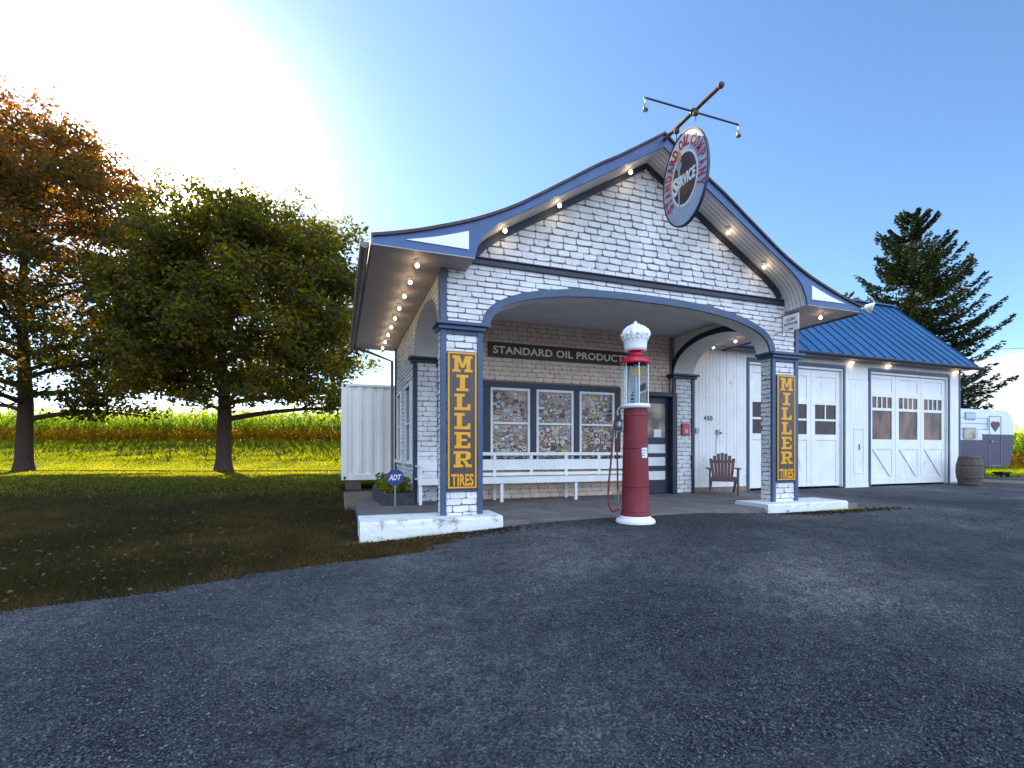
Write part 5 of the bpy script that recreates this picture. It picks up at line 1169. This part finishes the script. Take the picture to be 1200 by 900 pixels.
n = 2600; t = 3.2*np.exp(rng.uniform(0, 1, n)*np.log(22/3.2)); k = rng.uniform(-1.15, .05, n); x = t*(SN+CS*k); y = t*(CS-SN*k); ok = on_lawn(x-.1, y); x, y, t = x[ok], y[ok], t[ok]
P = np.array([(a, b, G(a, b)+.035+.001*q_) for a, b, q_ in zip(x, y, t)]); V, F = leafcloud(P, .022, .35)
tag(npmesh('fallen_leaves', V, F, M['litter'], rng.uniform(0, 1, len(x))), 'dry leaves scattered over the lawn', 'leaves', kind='stuff')
n = 2600; x = np.concatenate([rng.normal(1.3, .55, n//2), rng.normal(8.3, .7, n//2)]); y = 6.22-np.abs(rng.normal(0, .16, n//2*2)); ok = (y > 5.4); x, y = x[ok], y[ok]
P = np.array([(a, b, G(a, b)+.006) for a, b in zip(x, y)]); V, F = leafcloud(P, .022, .25)
tag(npmesh('leaf_litter', V, F, M['litter'], rng.uniform(0, .6, len(x))), 'brown leaf litter and dirt along the foot of the concrete pads', 'leaf litter', kind='stuff')

n = 9000; lat_ = rng.uniform(-30, -6, n); u_ = 24.3+rng.normal(0, .25, n)+.3*np.sin(lat_*.5); x = u_*SN+lat_*CS; y = u_*CS-lat_*SN
P = np.array([(a, b, G(a, b)+.05) for a, b in zip(x, y)]); V, F = leafcloud(P, .05, .3)
tag(npmesh('fallen_leaves', V, F, M['litter'], rng.uniform(.4, 1, n)), 'strip of tan fallen leaves on the ground along the line of the two maples', 'leaves', kind='stuff')

# ------------------------------------------------------------------ loose stones on the gravel
n = 140000; t = 1.5*np.exp(rng.uniform(0, 1, n)**1.0*np.log(9.5/1.5)); k = rng.uniform(-1.2, 1.2, n); x = t*(SN+CS*k); y = t*(CS-SN*k)
ok = np.array([a > edge_xn(b)-.25 and b < 6.2 and b > -8 and (a-PXC)**2+(b-PYC)**2 > .1 for a, b in zip(x, y)]); x, y, t = x[ok], y[ok], t[ok]; n = len(x)
r_ = .0030*np.exp(rng.exponential(.42, n)); r_ = np.minimum(r_, .0095)+.0005*t
z = np.array([G(a, b)+.012*noise.noise(Vector((a*.9, b*.9, 3)))*(1 if 1 < b < 9 else 0) for a, b in zip(x, y)])-.004+r_*.25
oct_ = np.array([(1, 0, 0), (0, 1, 0), (-1, 0, 0), (0, -1, 0), (0, 0, .7), (0, 0, -.7)], dtype=float)
V = oct_[None]*rng.uniform(.6, 1.25, (n, 6, 1)); a = rng.uniform(0, 6.28, n); ca, sa = np.cos(a)[:, None], np.sin(a)[:, None]
V = np.stack([V[..., 0]*ca-V[..., 1]*sa*.75, V[..., 0]*sa+V[..., 1]*ca*.75, V[..., 2]*.8+rng.normal(0, .12, (n, 6))], 2)*r_[:, None, None]+np.stack([x, y, z], 1)[:, None]
f = np.array([(0, 1, 4), (1, 2, 4), (2, 3, 4), (3, 0, 4), (1, 0, 5), (2, 1, 5), (3, 2, 5), (0, 3, 5)]); F = (f[None]+6*np.arange(n)[:, None, None]).reshape(-1, 3)
SMt = leafmat('loose_stone', [(.042, .048, .055), (.062, .069, .078), (.095, .102, .112), (.15, .155, .162)], 0., .9)
o = npmesh('loose_gravel', V.reshape(-1, 3), F, SMt, np.repeat(np.clip(rng.normal(.38, .32, n), 0, 1), 8)); tag(o, 'loose crushed stones scattered over the gravel lot', 'gravel', kind='stuff')

# ------------------------------------------------------------------ overhead cable
xa, ya_ = at(985, 40); xb, yb_ = at(1320, 40)
for (xx, yy_, lb) in ((xa, ya_, 'wooden utility pole hidden behind the garage roof'),):
    r = thing('utility_pole', lb, 'utility pole', (xx, yy_, 0)); b_ = MB(); b_.tube([(xx, yy_, -.3), (xx, yy_, 10.3)], [.17, .11], 12); b_.build('pole', M['bark'], r); b_ = MB(); b_.box(xx-.9, xx+.9, yy_-.05, yy_+.05, 9.8, 9.92); b_.build('crossbar', M['bark'], r)
b_ = MB(); b_.tube([(xa+(xb-xa)*k/14, ya_+(yb_-ya_)*k/14, 10.2-.7*math.sin(math.pi*k/14)) for k in range(15)], .016, 6); tag(b_.build('overhead_cable', M['rubber']), 'thin overhead cable crossing the sky right of the spruce', 'cable')
